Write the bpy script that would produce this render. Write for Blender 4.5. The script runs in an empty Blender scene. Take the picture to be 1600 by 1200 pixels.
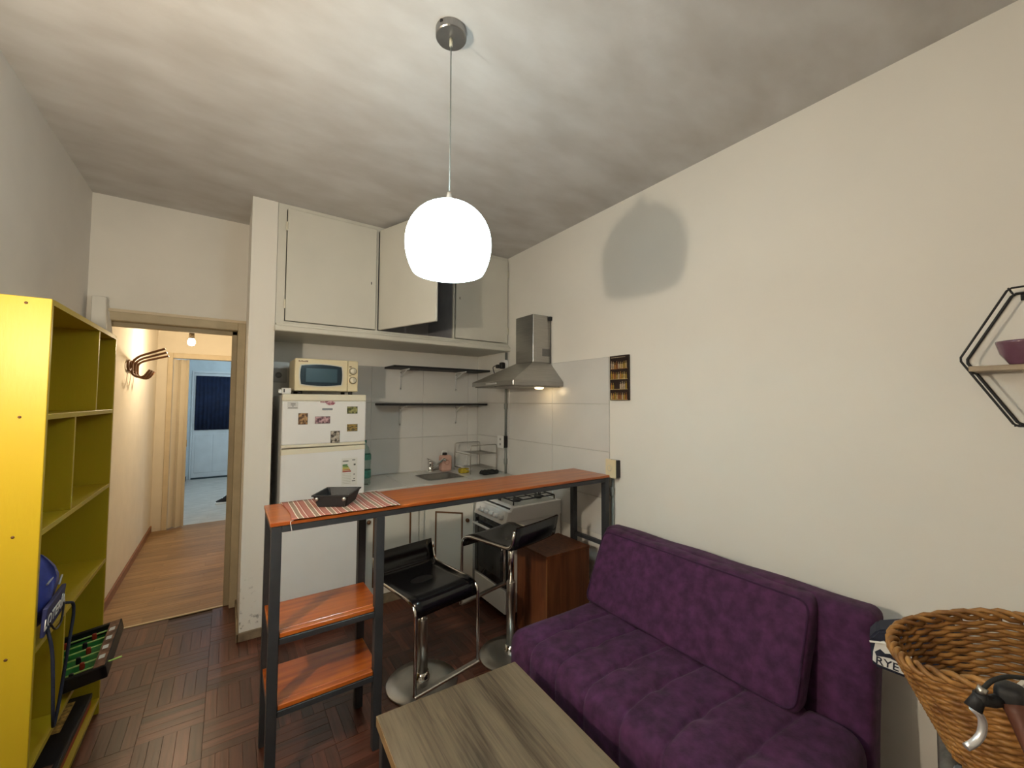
import bpy, bmesh, math, random
from mathutils import Vector, Matrix
random.seed(7)
S = bpy.context.scene
COL = S.collection
PI = math.pi

# ------------------------------------------------------------------ camera, world, light, exposure
F_PX = 637.4
YAW, PITCH, ROLL = math.radians(34.793), math.radians(2.527), math.radians(0.265)
CAM = Vector((0, 0, 1.5))
cam = bpy.data.cameras.new('camera'); camo = bpy.data.objects.new('camera', cam); COL.objects.link(camo)
fwd = Vector((math.sin(YAW)*math.cos(PITCH), math.cos(YAW)*math.cos(PITCH), math.sin(PITCH)))
r0 = Vector((math.cos(YAW), -math.sin(YAW), 0)); u0 = r0.cross(fwd)
rt = r0*math.cos(ROLL) + u0*math.sin(ROLL); up = -r0*math.sin(ROLL) + u0*math.cos(ROLL)
camo.matrix_world = Matrix(((rt.x, up.x, -fwd.x, CAM.x), (rt.y, up.y, -fwd.y, CAM.y), (rt.z, up.z, -fwd.z, CAM.z), (0, 0, 0, 1)))
cam.sensor_width = 36; cam.lens = F_PX/1600*36; cam.clip_start = 0.02
S.camera = camo
w = bpy.data.worlds.new('world'); S.world = w; w.use_nodes = True
w.node_tree.nodes['Background'].inputs[0].default_value = (0.6, 0.7, 0.8, 1)
w.node_tree.nodes['Background'].inputs[1].default_value = 0.3
vs = S.view_settings
vs.view_transform = 'Standard'; vs.look = 'None'; vs.gamma = 1; vs.use_curve_mapping = False
vs.exposure = 1.08
PENDANT_STRENGTH = 6.6          # glowing opal shade of the pendant
SCONCE_WATT = 28.0              # warm bulb on the left wall, beside the camera
HALL_WATT = 11.0
FAR_WATT = 22.0

# ------------------------------------------------------------------ helpers
def new_mat(name):
    m = bpy.data.materials.new(name); m.use_nodes = True
    return m, m.node_tree.nodes, m.node_tree.links, m.node_tree.nodes['Principled BSDF']

def M(name, base, rough=0.5, metal=0.0, var=0.0, vs_=6.0, stretch=(1, 1, 1), rnd=0.0, bump=0.0, bs=60.0,
      coat=0.0, sheen=0.0, detail=4.0, col2=None, trans=0.0, ior=1.45, alpha=1.0, lo=.3, hi=.7, spec=0.5):
    m, N, L, P = new_mat(name)
    P.inputs['Base Color'].default_value = (*base, 1)
    P.inputs['Roughness'].default_value = rough; P.inputs['Metallic'].default_value = metal
    P.inputs['Coat Weight'].default_value = coat; P.inputs['Sheen Weight'].default_value = sheen
    P.inputs['Transmission Weight'].default_value = trans; P.inputs['IOR'].default_value = ior
    P.inputs['Alpha'].default_value = alpha; P.inputs['Specular IOR Level'].default_value = spec
    tc = N.new('ShaderNodeTexCoord'); out = None
    if var or col2:
        mp = N.new('ShaderNodeMapping'); mp.inputs['Scale'].default_value = tuple(vs_*s for s in stretch)
        L.new(tc.outputs['Object'], mp.inputs['Vector'])
        vec = mp.outputs['Vector']
        if rnd:
            oi = N.new('ShaderNodeObjectInfo'); ad = N.new('ShaderNodeVectorMath'); ad.operation = 'ADD'
            mu = N.new('ShaderNodeMath'); mu.operation = 'MULTIPLY'; mu.inputs[1].default_value = 37.0
            L.new(oi.outputs['Random'], mu.inputs[0]); L.new(vec, ad.inputs[0]); L.new(mu.outputs[0], ad.inputs[1]); vec = ad.outputs[0]
        nz = N.new('ShaderNodeTexNoise'); nz.inputs['Scale'].default_value = 1.0; nz.inputs['Detail'].default_value = detail
        L.new(vec, nz.inputs['Vector'])
        mr = N.new('ShaderNodeMapRange'); mr.inputs['From Min'].default_value = lo; mr.inputs['From Max'].default_value = hi
        L.new(nz.outputs['Fac'], mr.inputs['Value'])
        mx = N.new('ShaderNodeMix'); mx.data_type = 'RGBA'
        a = base if col2 else tuple(c*(1-var) for c in base); b = col2 if col2 else tuple(min(1, c*(1+var)) for c in base)
        mx.inputs['A'].default_value = (*a, 1); mx.inputs['B'].default_value = (*b, 1)
        L.new(mr.outputs['Result'], mx.inputs['Factor']); out = mx.outputs['Result']
    if rnd:
        oi = N.new('ShaderNodeObjectInfo'); mr2 = N.new('ShaderNodeMapRange')
        mr2.inputs['To Min'].default_value = 1-rnd; mr2.inputs['To Max'].default_value = 1+rnd
        L.new(oi.outputs['Random'], mr2.inputs['Value'])
        vm = N.new('ShaderNodeVectorMath'); vm.operation = 'SCALE'
        if out: L.new(out, vm.inputs[0])
        else: vm.inputs[0].default_value = base
        L.new(mr2.outputs['Result'], vm.inputs['Scale']); out = vm.outputs[0]
    if out: L.new(out, P.inputs['Base Color'])
    if bump:
        nb = N.new('ShaderNodeTexNoise'); nb.inputs['Scale'].default_value = bs; nb.inputs['Detail'].default_value = 5
        mpb = N.new('ShaderNodeMapping'); mpb.inputs['Scale'].default_value = stretch
        L.new(tc.outputs['Object'], mpb.inputs['Vector']); L.new(mpb.outputs['Vector'], nb.inputs['Vector'])
        bp = N.new('ShaderNodeBump'); bp.inputs['Strength'].default_value = bump; bp.inputs['Distance'].default_value = 0.01
        L.new(nb.outputs['Fac'], bp.inputs['Height']); L.new(bp.outputs['Normal'], P.inputs['Normal'])
    return m

def emis(name, col, strength):
    m, N, L, P = new_mat(name)
    P.inputs['Base Color'].default_value = (*col, 1)
    P.inputs['Emission Color'].default_value = (*col, 1); P.inputs['Emission Strength'].default_value = strength
    return m

def BM(): return bmesh.new()

def box(bm, x0, x1, y0, y1, z0, z1, bev=0.0, seg=1):
    vs_ = [bm.verts.new(p) for p in ((x0, y0, z0), (x1, y0, z0), (x1, y1, z0), (x0, y1, z0), (x0, y0, z1), (x1, y0, z1), (x1, y1, z1), (x0, y1, z1))]
    fs = [bm.faces.new([vs_[i] for i in f]) for f in ((0, 3, 2, 1), (4, 5, 6, 7), (0, 1, 5, 4), (1, 2, 6, 5), (2, 3, 7, 6), (3, 0, 4, 7))]
    if bev:
        es = set(e for f in fs for e in f.edges)
        bmesh.ops.bevel(bm, geom=list(es), offset=bev, segments=seg, affect='EDGES', profile=0.5)
    return bm

def hexa(bm, pts, bev=0.0, seg=1):
    """8 corners: bottom 4 (ccw from above), top 4"""
    vs_ = [bm.verts.new(p) for p in pts]
    fs = [bm.faces.new([vs_[i] for i in f]) for f in ((0, 3, 2, 1), (4, 5, 6, 7), (0, 1, 5, 4), (1, 2, 6, 5), (2, 3, 7, 6), (3, 0, 4, 7))]
    if bev:
        es = set(e for f in fs for e in f.edges)
        bmesh.ops.bevel(bm, geom=list(es), offset=bev, segments=seg, affect='EDGES', profile=0.5)
    return bm

def tube(bm, path, r, seg=8, closed=False, rads=None):
    path = [Vector(p) for p in path]; n = len(path); rings = []
    prev = None
    for i, p in enumerate(path):
        if closed: t = (path[(i+1) % n]-path[i-1]).normalized()
        else: t = (path[min(i+1, n-1)]-path[max(i-1, 0)]).normalized()
        if prev is None:
            a = t.orthogonal().normalized()
        else:
            a = (prev - t*prev.dot(t))
            a = a.normalized() if a.length > 1e-6 else t.orthogonal().normalized()
        prev = a; b = t.cross(a); rr = rads[i] if rads else r
        rings.append([bm.verts.new(p + a*math.cos(2*PI*k/seg)*rr + b*math.sin(2*PI*k/seg)*rr) for k in range(seg)])
    m = n if closed else n-1
    for i in range(m):
        A, B = rings[i], rings[(i+1) % n]
        off = 0
        if closed and i == n-1:
            off = min(range(seg), key=lambda o: (A[0].co-B[o].co).length)
        for k in range(seg):
            f = bm.faces.new((A[k], A[(k+1) % seg], B[(k+1+off) % seg], B[(k+off) % seg])); f.smooth = True
    if not closed:
        bm.faces.new(rings[0][::-1]); bm.faces.new(rings[-1])
    return bm

def bend(pts, r, n=5):
    """polyline with rounded corners"""
    pts = [Vector(p) for p in pts]; out = [pts[0]]
    for i in range(1, len(pts)-1):
        p = pts[i]; a = (pts[i-1]-p); b = (pts[i+1]-p); rr = min(r, a.length*.49, b.length*.49)
        A = p + a.normalized()*rr; B = p + b.normalized()*rr
        for k in range(n+1):
            t = k/n; out.append(A*(1-t)**2 + p*2*t*(1-t) + B*t*t)
    out.append(pts[-1]); return out

def lathe(bm, prof, c=(0, 0, 0), seg=24, axis='z', smooth=True):
    """prof: list of (radius, height)"""
    cx, cy, cz = c; rings = []
    def pt(r, h, a):
        if axis == 'z': return (cx+r*math.cos(a), cy+r*math.sin(a), cz+h)
        if axis == 'x': return (cx+h, cy+r*math.cos(a), cz+r*math.sin(a))
        return (cx+r*math.sin(a), cy+h, cz+r*math.cos(a))
    for r, h in prof:
        if r < 1e-6: rings.append([bm.verts.new(pt(0, h, 0))])
        else: rings.append([bm.verts.new(pt(r, h, 2*PI*k/seg)) for k in range(seg)])
    for A, B in zip(rings, rings[1:]):
        if len(A) == 1 and len(B) == 1: continue
        for k in range(seg):
            k2 = (k+1) % seg
            if len(A) == 1: f = bm.faces.new((A[0], B[k2], B[k]))
            elif len(B) == 1: f = bm.faces.new((A[k], A[k2], B[0]))
            else: f = bm.faces.new((A[k], A[k2], B[k2], B[k]))
            f.smooth = smooth
    bmesh.ops.recalc_face_normals(bm, faces=bm.faces[:])
    return bm

def prism(bm, poly, z0, z1, axis='z', bev=0.0):
    """poly: list of (a,b); extruded along axis"""
    def pt(a, b, h):
        return (a, b, h) if axis == 'z' else ((a, h, b) if axis == 'y' else (h, a, b))
    A = [bm.verts.new(pt(a, b, z0)) for a, b in poly]; B = [bm.verts.new(pt(a, b, z1)) for a, b in poly]
    n = len(poly)
    fs = [bm.faces.new(A[::-1]), bm.faces.new(B)]
    for k in range(n): fs.append(bm.faces.new((A[k], A[(k+1) % n], B[(k+1) % n], B[k])))
    bmesh.ops.recalc_face_normals(bm, faces=fs)
    if bev:
        es = list(set(e for f in fs for e in f.edges))
        bmesh.ops.bevel(bm, geom=es, offset=bev, segments=1, affect='EDGES')
    return bm

def rbox(bm, lo, hi, r, n=(8, 8, 8), disp=None):
    """soft rounded box with a displaced surface; disp(p, normal) -> offset along the normal"""
    lo, hi = Vector(lo), Vector(hi); ilo = lo+Vector((r, r, r)); ihi = hi-Vector((r, r, r)); cache = {}
    def grid(k):
        # denser at the rounded ends
        N = n[k]; L = hi[k]-lo[k]; q = 4
        a = [lo[k]+r*(1-math.cos(PI/2*i/q)) for i in range(q)]
        mid = [lo[k]+r+(L-2*r)*i/N for i in range(N+1)]
        return a + mid + [lo[k]+hi[k]-v for v in a[::-1]]
    G = [grid(0), grid(1), grid(2)]
    def vert(p):
        key = tuple(round(v, 5) for v in p)
        if key in cache: return cache[key]
        p = Vector(p); c = Vector([min(max(p[i], ilo[i]), ihi[i]) for i in range(3)])
        d = p-c
        nn = d.normalized() if d.length > 1e-9 else Vector((0, 0, 1))
        q = c+nn*r
        if disp: q = q+nn*disp(q, nn)
        v = bm.verts.new(q); cache[key] = v; return v
    for ax in range(3):
        a, b = (ax+1) % 3, (ax+2) % 3
        for side, val in ((0, lo[ax]), (1, hi[ax])):
            for i in range(len(G[a])-1):
                for j in range(len(G[b])-1):
                    q = []
                    for (ii, jj) in ((i, j), (i+1, j), (i+1, j+1), (i, j+1)):
                        p = [0, 0, 0]; p[ax] = val; p[a] = G[a][ii]; p[b] = G[b][jj]; q.append(vert(p))
                    if len(set(q)) < 3: continue
                    if not side: q = q[::-1]
                    try:
                        f = bm.faces.new(q); f.smooth = True
                    except ValueError: pass
    return bm

def smooth(o, on=True):
    for p in o.data.polygons: p.use_smooth = on
    return o

def obj(name, bm, m, parent=None, world=True, smooth_=None):
    me = bpy.data.meshes.new(name); bm.to_mesh(me); bm.free()
    for mm in (m if isinstance(m, (list, tuple)) else [m]): me.materials.append(mm)
    o = bpy.data.objects.new(name, me); COL.objects.link(o)
    if parent:
        o.parent = parent
        if world: me.transform(Matrix.Translation(-wloc(parent)))
    if smooth_: smooth(o)
    return o

def wloc(o):
    v = Vector(o.location)
    while o.parent: o = o.parent; v += Vector(o.location)
    return v

def bx(name, x0, x1, y0, y1, z0, z1, m, parent=None, bev=0.0, world=True, seg=1):
    return obj(name, box(BM(), x0, x1, y0, y1, z0, z1, bev, seg), m, parent, world)

def tag(o, label, cat, group=None):
    o['label'] = label; o['category'] = cat
    if group: o['group'] = group
    return o

def thing(name, label, cat, loc=(0, 0, 0), rz=0.0, group=None):
    o = bpy.data.objects.new(name, None); COL.objects.link(o); o.empty_display_size = 0.05
    o.location = loc; o.rotation_euler = (0, 0, rz)
    return tag(o, label, cat, group)

def struct(o, label=None):
    o['kind'] = 'structure'
    if label: o['label'] = label
    return o

def piece(name, me, loc, rz, parent):
    o = bpy.data.objects.new(name, me); COL.objects.link(o)
    if parent: o.parent = parent; o.location = Vector(loc)-wloc(parent)
    else: o.location = loc
    o.rotation_euler = (0, 0, rz); return o

def text_mesh(body, size, m, depth=0.0006, bold=0.0):
    c = bpy.data.curves.new('lettering', 'FONT'); c.body = body; c.size = size; c.extrude = depth; c.offset = bold
    c.align_x = 'LEFT'
    t = bpy.data.objects.new('lettering', c); COL.objects.link(t)
    bpy.context.view_layer.update()
    me = bpy.data.meshes.new_from_object(t.evaluated_get(bpy.context.evaluated_depsgraph_get()))
    bpy.data.objects.remove(t)
    me.materials.clear(); me.materials.append(m); return me

def loc(x, y, z): return Vector((x, y, z))
# ------------------------------------------------------------------ materials
wallm = M('wall_paint', (.80, .775, .715), .85, var=.045, vs_=2.2, bump=.08, bs=14)
wallR = M('wall_paint_smooth', (.82, .795, .735), .8, var=.03, vs_=1.5, bump=.04, bs=10)
wallL = M('wall_paint_left', (.80, .775, .74), .85, var=.05, vs_=2.0, bump=.08, bs=14)
ceilm = M('ceiling_plaster', (.475, .455, .43), .9, vs_=2.8, stretch=(1, 2.0, 1), col2=(.585, .575, .56), bump=.25, bs=9, detail=7, lo=.32, hi=.66)
hallm = M('hall_paint', (.78, .72, .61), .8, var=.03)
parq = M('parquet_wood', (.095, .031, .018), .33, vs_=18, stretch=(.25, 3.2, 1), var=.35, rnd=.45, bump=.05, bs=30, coat=.15)
lam = M('laminate_wood', (.30, .175, .075), .42, vs_=14, stretch=(.25, 6, 1), var=.35, rnd=.14)
tilem = M('white_wall_tile', (.69, .68, .65), .22, var=.03, vs_=3)
grout = M('grout', (.56, .545, .51), .9, var=.1)
greytile = M('stone_floor_tile', (.42, .40, .36), .35, vs_=5, col2=(.60, .57, .52), stretch=(1, 3, 1))
framem = M('frame_paint', (.50, .42, .28), .5, var=.1, vs_=9)
framem2 = M('frame_paint_pale', (.66, .56, .40), .5, var=.06, vs_=9)
cabm = M('cabinet_cream_paint', (.66, .645, .575), .5, var=.03, vs_=3)
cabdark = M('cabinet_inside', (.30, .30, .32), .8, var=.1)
yel = M('yellow_lacquer', (.44, .31, .012), .42, var=.06, vs_=3, bump=.05, bs=90, stretch=(1, 1, .2), spec=.35)
yeledge = M('yellow_lacquer_edge', (.80, .55, .09), .35, var=.08, vs_=5)
steel = M('black_steel_tube', (.042, .045, .051), .45, metal=.3, var=.15, vs_=10)
barwood = M('varnished_red_wood', (.28, .052, .008), .30, vs_=5, stretch=(.5, 7, 3), col2=(.50, .125, .013), coat=.25)
black = M('black_plastic', (.012, .012, .014), .35)
blackgl = M('black_lacquer', (.005, .005, .007), .22)
blackmat = M('black_matte', (.014, .014, .016), .6)
chrome = M('chrome', (.75, .73, .70), .12, metal=1)
chromed = M('brushed_chrome', (.55, .53, .50), .28, metal=1, var=.08, vs_=12)
stain = M('stainless_steel', (.42, .41, .385), .33, metal=.9, var=.08, vs_=8, stretch=(1, 1, 14))
nickel = M('brushed_nickel', (.33, .32, .31), .32, metal=.9, var=.1, vs_=14)
greymet = M('grey_conduit', (.24, .26, .25), .5, metal=.3)
velvet = M('purple_velvet', (.030, .005, .030), .85, vs_=24, col2=(.082, .018, .078), sheen=.05, detail=10, bump=.12, bs=120, lo=.30, hi=.74)
velvet2 = M('purple_velvet_piping', (.035, .008, .038), .9, var=.2)
def oak():
    m, N, L, P = new_mat('grey_oak_laminate'); P.inputs['Roughness'].default_value = .48
    tc = N.new('ShaderNodeTexCoord')
    def nz(sc, detail, dist=0.0):
        mp = N.new('ShaderNodeMapping'); mp.inputs['Scale'].default_value = sc; L.new(tc.outputs['Object'], mp.inputs['Vector'])
        n = N.new('ShaderNodeTexNoise'); n.inputs['Scale'].default_value = 1; n.inputs['Detail'].default_value = detail; n.inputs['Distortion'].default_value = dist
        L.new(mp.outputs['Vector'], n.inputs['Vector']); return n.outputs['Fac']
    def rng(v, a, b_, c, d):
        r = N.new('ShaderNodeMapRange'); r.inputs['From Min'].default_value = a; r.inputs['From Max'].default_value = b_
        r.inputs['To Min'].default_value = c; r.inputs['To Max'].default_value = d; L.new(v, r.inputs['Value']); return r.outputs['Result']
    broad = rng(nz((7, 1.1, 1), 5, .8), .30, .62, .12, .86); fine = rng(nz((160, 6, 1), 6, .4), .3, .7, -.26, .26)
    # printed plank strips along the length: a tone step every few centimetres
    sp = N.new('ShaderNodeSeparateXYZ'); L.new(tc.outputs['Object'], sp.inputs[0])
    mu = N.new('ShaderNodeMath'); mu.operation = 'MULTIPLY'; mu.inputs[1].default_value = 13.0; L.new(sp.outputs['X'], mu.inputs[0])
    fl_ = N.new('ShaderNodeMath'); fl_.operation = 'FLOOR'; L.new(mu.outputs[0], fl_.inputs[0])
    wn = N.new('ShaderNodeTexWhiteNoise'); wn.noise_dimensions = '1D'; L.new(fl_.outputs[0], wn.inputs['W'])
    strip = rng(wn.outputs['Value'], 0, 1, -.16, .16)
    a1 = N.new('ShaderNodeMath'); L.new(broad, a1.inputs[0]); L.new(fine, a1.inputs[1])
    a2 = N.new('ShaderNodeMath'); L.new(a1.outputs[0], a2.inputs[0]); L.new(strip, a2.inputs[1])
    cr = N.new('ShaderNodeValToRGB'); e_ = cr.color_ramp.elements
    e_[0].position = 0; e_[0].color = (.045, .031, .019, 1); e_[1].position = 1; e_[1].color = (.195, .150, .098, 1)
    k = e_.new(.45); k.color = (.122, .091, .058, 1)
    L.new(a2.outputs[0], cr.inputs[0]); L.new(cr.outputs[0], P.inputs['Base Color']); return m
tablewood = oak()
tableedge = M('oak_edge', (.26, .17, .085), .5, vs_=8, stretch=(2, 2, 6), var=.2)
darkwood = M('dark_brown_wood', (.085, .026, .010), .45, vs_=6, stretch=(6, 6, .6), col2=(.17, .055, .020))
boardwood = M('pine_board', (.32, .25, .17), .5, vs_=7, stretch=(2, .5, 8), var=.2)
white = M('white_enamel', (.80, .80, .79), .3, var=.015)
cream = M('cream_plastic', (.74, .65, .43), .38, var=.03)
creamt = M('cream_trim', (.76, .72, .58), .4)
glassd = M('dark_oven_glass', (.012, .014, .017), .08, coat=.4)
glassb = M('blue_black_screen', (.010, .030, .050), .12, coat=.4)
glassb2 = M('screen_mesh', (.030, .075, .105), .25, coat=.2)
navy = M('navy_fabric', (.016, .020, .040), .75, var=.25, vs_=20)
blue = M('blue_nylon', (.035, .05, .26), .5, var=.35, vs_=14)
bluedark = M('dark_blue_band', (.018, .022, .085), .6)
whitep = M('white_print', (.82, .82, .80), .6)
silverp = M('silver_grey_print', (.45, .46, .50), .6)
green = M('green_playfield', (.02, .23, .045), .55, var=.35, vs_=20)
greend = M('green_rod', (.42, .62, .16), .4)
gold = M('gold_print', (.50, .30, .09), .55, vs_=60, var=.7)
redb = M('red_box_side', (.36, .035, .015), .45)
brownstrip = M('brown_print', (.22, .11, .07), .5, vs_=40, var=.6)
wick = M('wicker', (.17, .070, .018), .45, vs_=26, col2=(.44, .22, .06), bump=.1, bs=90)
wickd = M('wicker_stake', (.15, .065, .022), .6, var=.3, vs_=20)
teal = M('teal_glass', (.72, .92, .88), .05, trans=.95, ior=1.12)
tealsol = M('green_label', (.06, .26, .20), .4, var=.5, vs_=20)
pinkp = M('pink_plastic', (.66, .40, .32), .45, var=.08)
spongem = M('yellow_sponge', (.50, .38, .03), .9, var=.4, vs_=60, bump=.4, bs=200)
clothm = M('black_cloth', (.015, .017, .016), .9, var=.3, vs_=30)
purpleg = M('purple_glaze', (.17, .075, .115), .15, var=.2, vs_=12, coat=.5)
curtain = M('navy_curtain', (.006, .014, .045), .85, var=.3, vs_=10)
coldwhite = M('far_door_paint', (.62, .66, .68), .5, var=.06, vs_=5)
farwall = M('far_wall_paint', (.58, .65, .68), .85, var=.06)
brass = M('brass', (.55, .40, .16), .35, metal=1)
trimb = M('brown_door_trim', (.13, .055, .018), .5, var=.2, vs_=10)
skirt = M('brown_baseboard', (.25, .10, .035), .45, vs_=8, stretch=(6, 1, 6), var=.25)
skirt2 = M('worn_baseboard', (.22, .17, .11), .6, var=.35, vs_=14)
leather = M('brown_leather', (.10, .035, .02), .55, var=.25, vs_=25)
rubber = M('rubber', (.015, .015, .015), .8)
bulbm = emis('warm_bulb', (1.0, .80, .48), 20.0)
hoodbulb = emis('hood_bulb', (1.0, .75, .40), 4.0)
opal = emis('opal_shade_glow', (.80, .97, 1.0), PENDANT_STRENGTH)

def stripes_mat():
    m, N, L, P = new_mat('striped_placemat')
    tc = N.new('ShaderNodeTexCoord'); sp = N.new('ShaderNodeSeparateXYZ'); L.new(tc.outputs['Object'], sp.inputs[0])
    mu = N.new('ShaderNodeMath'); mu.operation = 'MULTIPLY'; mu.inputs[1].default_value = 1/0.062; L.new(sp.outputs['X'], mu.inputs[0])
    fr = N.new('ShaderNodeMath'); fr.operation = 'FRACT'; L.new(mu.outputs[0], fr.inputs[0])
    cr = N.new('ShaderNodeValToRGB'); cr.color_ramp.interpolation = 'CONSTANT'
    red, wh, ol = (.36, .13, .095, 1), (.80, .70, .58, 1), (.27, .185, .125, 1)
    e = cr.color_ramp.elements; e[0].position = 0; e[0].color = red; e[1].position = .30; e[1].color = wh
    for p, c in ((.35, ol), (.60, wh), (.65, red), (.86, wh), (.90, (.30, .09, .06, 1))):
        n = e.new(p); n.color = c
    L.new(fr.outputs[0], cr.inputs[0]); L.new(cr.outputs[0], P.inputs['Base Color']); P.inputs['Roughness'].default_value = .9
    return m
stripem = stripes_mat()
def scuffed():
    m, N, L, P = new_mat('scuffed_wall_paint'); P.inputs['Roughness'].default_value = .85
    tc = N.new('ShaderNodeTexCoord'); n = N.new('ShaderNodeTexNoise'); n.inputs['Scale'].default_value = 34; n.inputs['Detail'].default_value = 5
    L.new(tc.outputs['Object'], n.inputs['Vector'])
    r = N.new('ShaderNodeMapRange'); r.inputs['From Min'].default_value = .60; r.inputs['From Max'].default_value = .70; L.new(n.outputs['Fac'], r.inputs['Value'])
    sp = N.new('ShaderNodeSeparateXYZ'); L.new(tc.outputs['Object'], sp.inputs[0])
    z = N.new('ShaderNodeMapRange'); z.inputs['From Min'].default_value = .45; z.inputs['From Max'].default_value = .05; L.new(sp.outputs['Z'], z.inputs['Value'])
    mu = N.new('ShaderNodeMath'); mu.operation = 'MULTIPLY'; L.new(r.outputs['Result'], mu.inputs[0]); L.new(z.outputs['Result'], mu.inputs[1])
    mx = N.new('ShaderNodeMix'); mx.data_type = 'RGBA'; mx.inputs['A'].default_value = (.80, .775, .715, 1); mx.inputs['B'].default_value = (.28, .26, .23, 1)
    L.new(mu.outputs[0], mx.inputs['Factor']); L.new(mx.outputs['Result'], P.inputs['Base Color']); return m

# ------------------------------------------------------------------ setting
XL, XR, ZC = -0.755, 2.11, 2.837
YB = 3.65            # kitchen wall and door wall
YR = -1.55           # wall behind the camera
PX0, PX1, PY = 0.095, 0.240, 3.11   # pillar

def plane_box(name, *a, m, label=None):
    return struct(bx(name, *a, m), label)

# floor: sub-floor slab with parquet fingers in basket weave
fl = thing('floor', 'dark reddish basket-weave parquet floor', 'floor'); del fl['category']; struct(fl)
o = bx('subfloor', XL-.1, XR+.1, YR-.1, 3.70, -.12, -.006, M('subfloor_gap', (.045, .016, .010), .6, var=.1), fl)
B = 0.24; nfing = 5; fw = B/nfing
def finger_mesh():
    b = BM(); box(b, -B/2+.0006, B/2-.0003, -fw/2+.0003, fw/2-.0003, -.010, 0); me = bpy.data.meshes.new('plank')
    es = [e for e in b.edges if all(v.co.z > -.001 for v in e.verts)]
    bmesh.ops.bevel(b, geom=es, offset=.0006, segments=1, affect='EDGES')
    b.to_mesh(me); b.free(); me.materials.append(parq); return me
fme = finger_mesh(); cand = []; rest = []
ox, oy = -0.05-B*40, 2.44-B*40
for i in range(80):
    for j in range(80):
        cx, cy = ox+B*(i+.5), oy+B*(j+.5)
        if not (XL-.13 < cx < XR+.12 and YR < cy < 3.80): continue
        for k in range(nfing):
            t = -B/2+fw*(k+.5)
            if (i+j) % 2: px, py, rz = cx, cy+t, 0
            else: px, py, rz = cx+t, cy, PI/2
            if py > 3.735: continue
            d = Vector((px, py, 0))-CAM; dep = d.dot(fwd)
            vis = False
            if dep > .3:
                u, v = 800+F_PX*d.dot(rt)/dep, 600-F_PX*d.dot(up)/dep
                vis = 60 < u < 830 and v < 1215 and px > -.50 and px < 1.6
                if px > .45 and py < 1.45: vis = False
            (cand if vis else rest).append((px, py, rz, dep))
cand.sort(key=lambda c: c[3])
for c in cand[:298]: piece('plank', fme, (c[0], c[1], random.uniform(-.0004, .0004)), c[2]+random.choice((0, PI)), fl)
b = BM()
for px, py, rz, _ in cand[298:]+rest:
    hx, hy = (B/2-.0006, fw/2-.0006) if rz == 0 else (fw/2-.0006, B/2-.0006)
    if px-hx < XL-.05 or px+hx > XR+.05: continue
    box(b, px-hx, px+hx, py-hy, py+hy, -.010, 0)
so = obj('plank_field', b, parq, fl); so['kind'] = 'stuff'

# ceiling, walls
plane_box('ceiling', XL-.1, XR+.1, YR-.1, YB+.1, ZC, ZC+.1, m=ceilm, label='mottled grey white plaster ceiling')
plane_box('wall_left', XL-.1, XL, YR-.1, YB+.1, 0, ZC, m=wallL, label='plain pale grey left wall')
plane_box('wall_right', XR, XR+.1, YR-.1, YB+.1, 0, ZC, m=wallR, label='plain cream wall on the right')
plane_box('wall_rear', XL-.1, XR+.1, YR-.1, YR, 0, ZC, m=wallm)
DX0, DX1, DZ = -.66, .045, 2.02      # clear door opening
b = BM(); box(b, XL, DX0-.06, YB, YB+.09, 0, ZC); box(b, DX0-.06, DX1+.05, YB, YB+.09, DZ+.07, ZC); box(b, DX1+.05, PX0+.001, YB, YB+.09, 0, ZC)
struct(obj('wall_doorway', b, wallm), 'cream wall above the hallway doorway')
plane_box('wall_kitchen', PX0, XR+.05, YB, YB+.09, 0, ZC, m=wallm, label='kitchen back wall behind the tiles')
plane_box('wall_pillar', PX0, PX1, PY, YB, 0, ZC, m=scuffed(), label='narrow white wall pillar between doorway and kitchen')
# scuffs near the pillar foot
b = BM(); bx_ = box(b, PX0-.012, PX1+.002, PY-.014, PY-.0005, 0, .055, .003)
box(b, PX0-.014, PX0-.0005, PY-.014, YB, 0, .055, .003)
struct(obj('baseboard_pillar', b, skirt2), 'worn low baseboard around the pillar foot')
# door frame round the opening
tr = thing('trim_1', 'beige painted wooden frame of the hallway doorway', 'frame'); del tr['category']; struct(tr)
bx('jamb', DX1, DX1+.05, YB-.015, YB+.10, 0, DZ+.07, framem, tr, .004)
bx('jamb', DX1-.035, DX1, YB+.05, YB+.10, 0, DZ, framem, tr, .003)
bx('jamb', DX0-.05, DX0, YB-.015, YB+.10, 0, DZ+.07, framem, tr, .004)
bx('head', DX0, DX1, YB-.015, YB+.10, DZ, DZ+.07, framem, tr, .004)
bx('head_stop', DX0, DX1, YB+.05, YB+.09, DZ-.03, DZ, framem, tr, .003)
bx('head_bead', DX0-.05, DX1+.05, YB-.022, YB-.014, DZ+.055, DZ+.075, framem2, tr, .002)
bx('threshold', DX0, DX1, YB+.052, YB+.072, -.002, .004, M('threshold_strip', (.62, .50, .30), .4), tr)
hb = hexa(BM(), [(-.72, 3.57, 1.90), (-.645, 3.57, 1.90), (-.625, 3.648, 1.90), (-.72, 3.648, 1.90),
                 (-.72, 3.57, 2.155), (-.655, 3.57, 2.155), (-.655, 3.648, 2.155), (-.72, 3.648, 2.155)], .004)
struct(obj('trim_2', hb, M('white_block_paint', (.78, .77, .72), .6, var=.03)), 'white tapered block on the wall above the bookcase corner')

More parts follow.
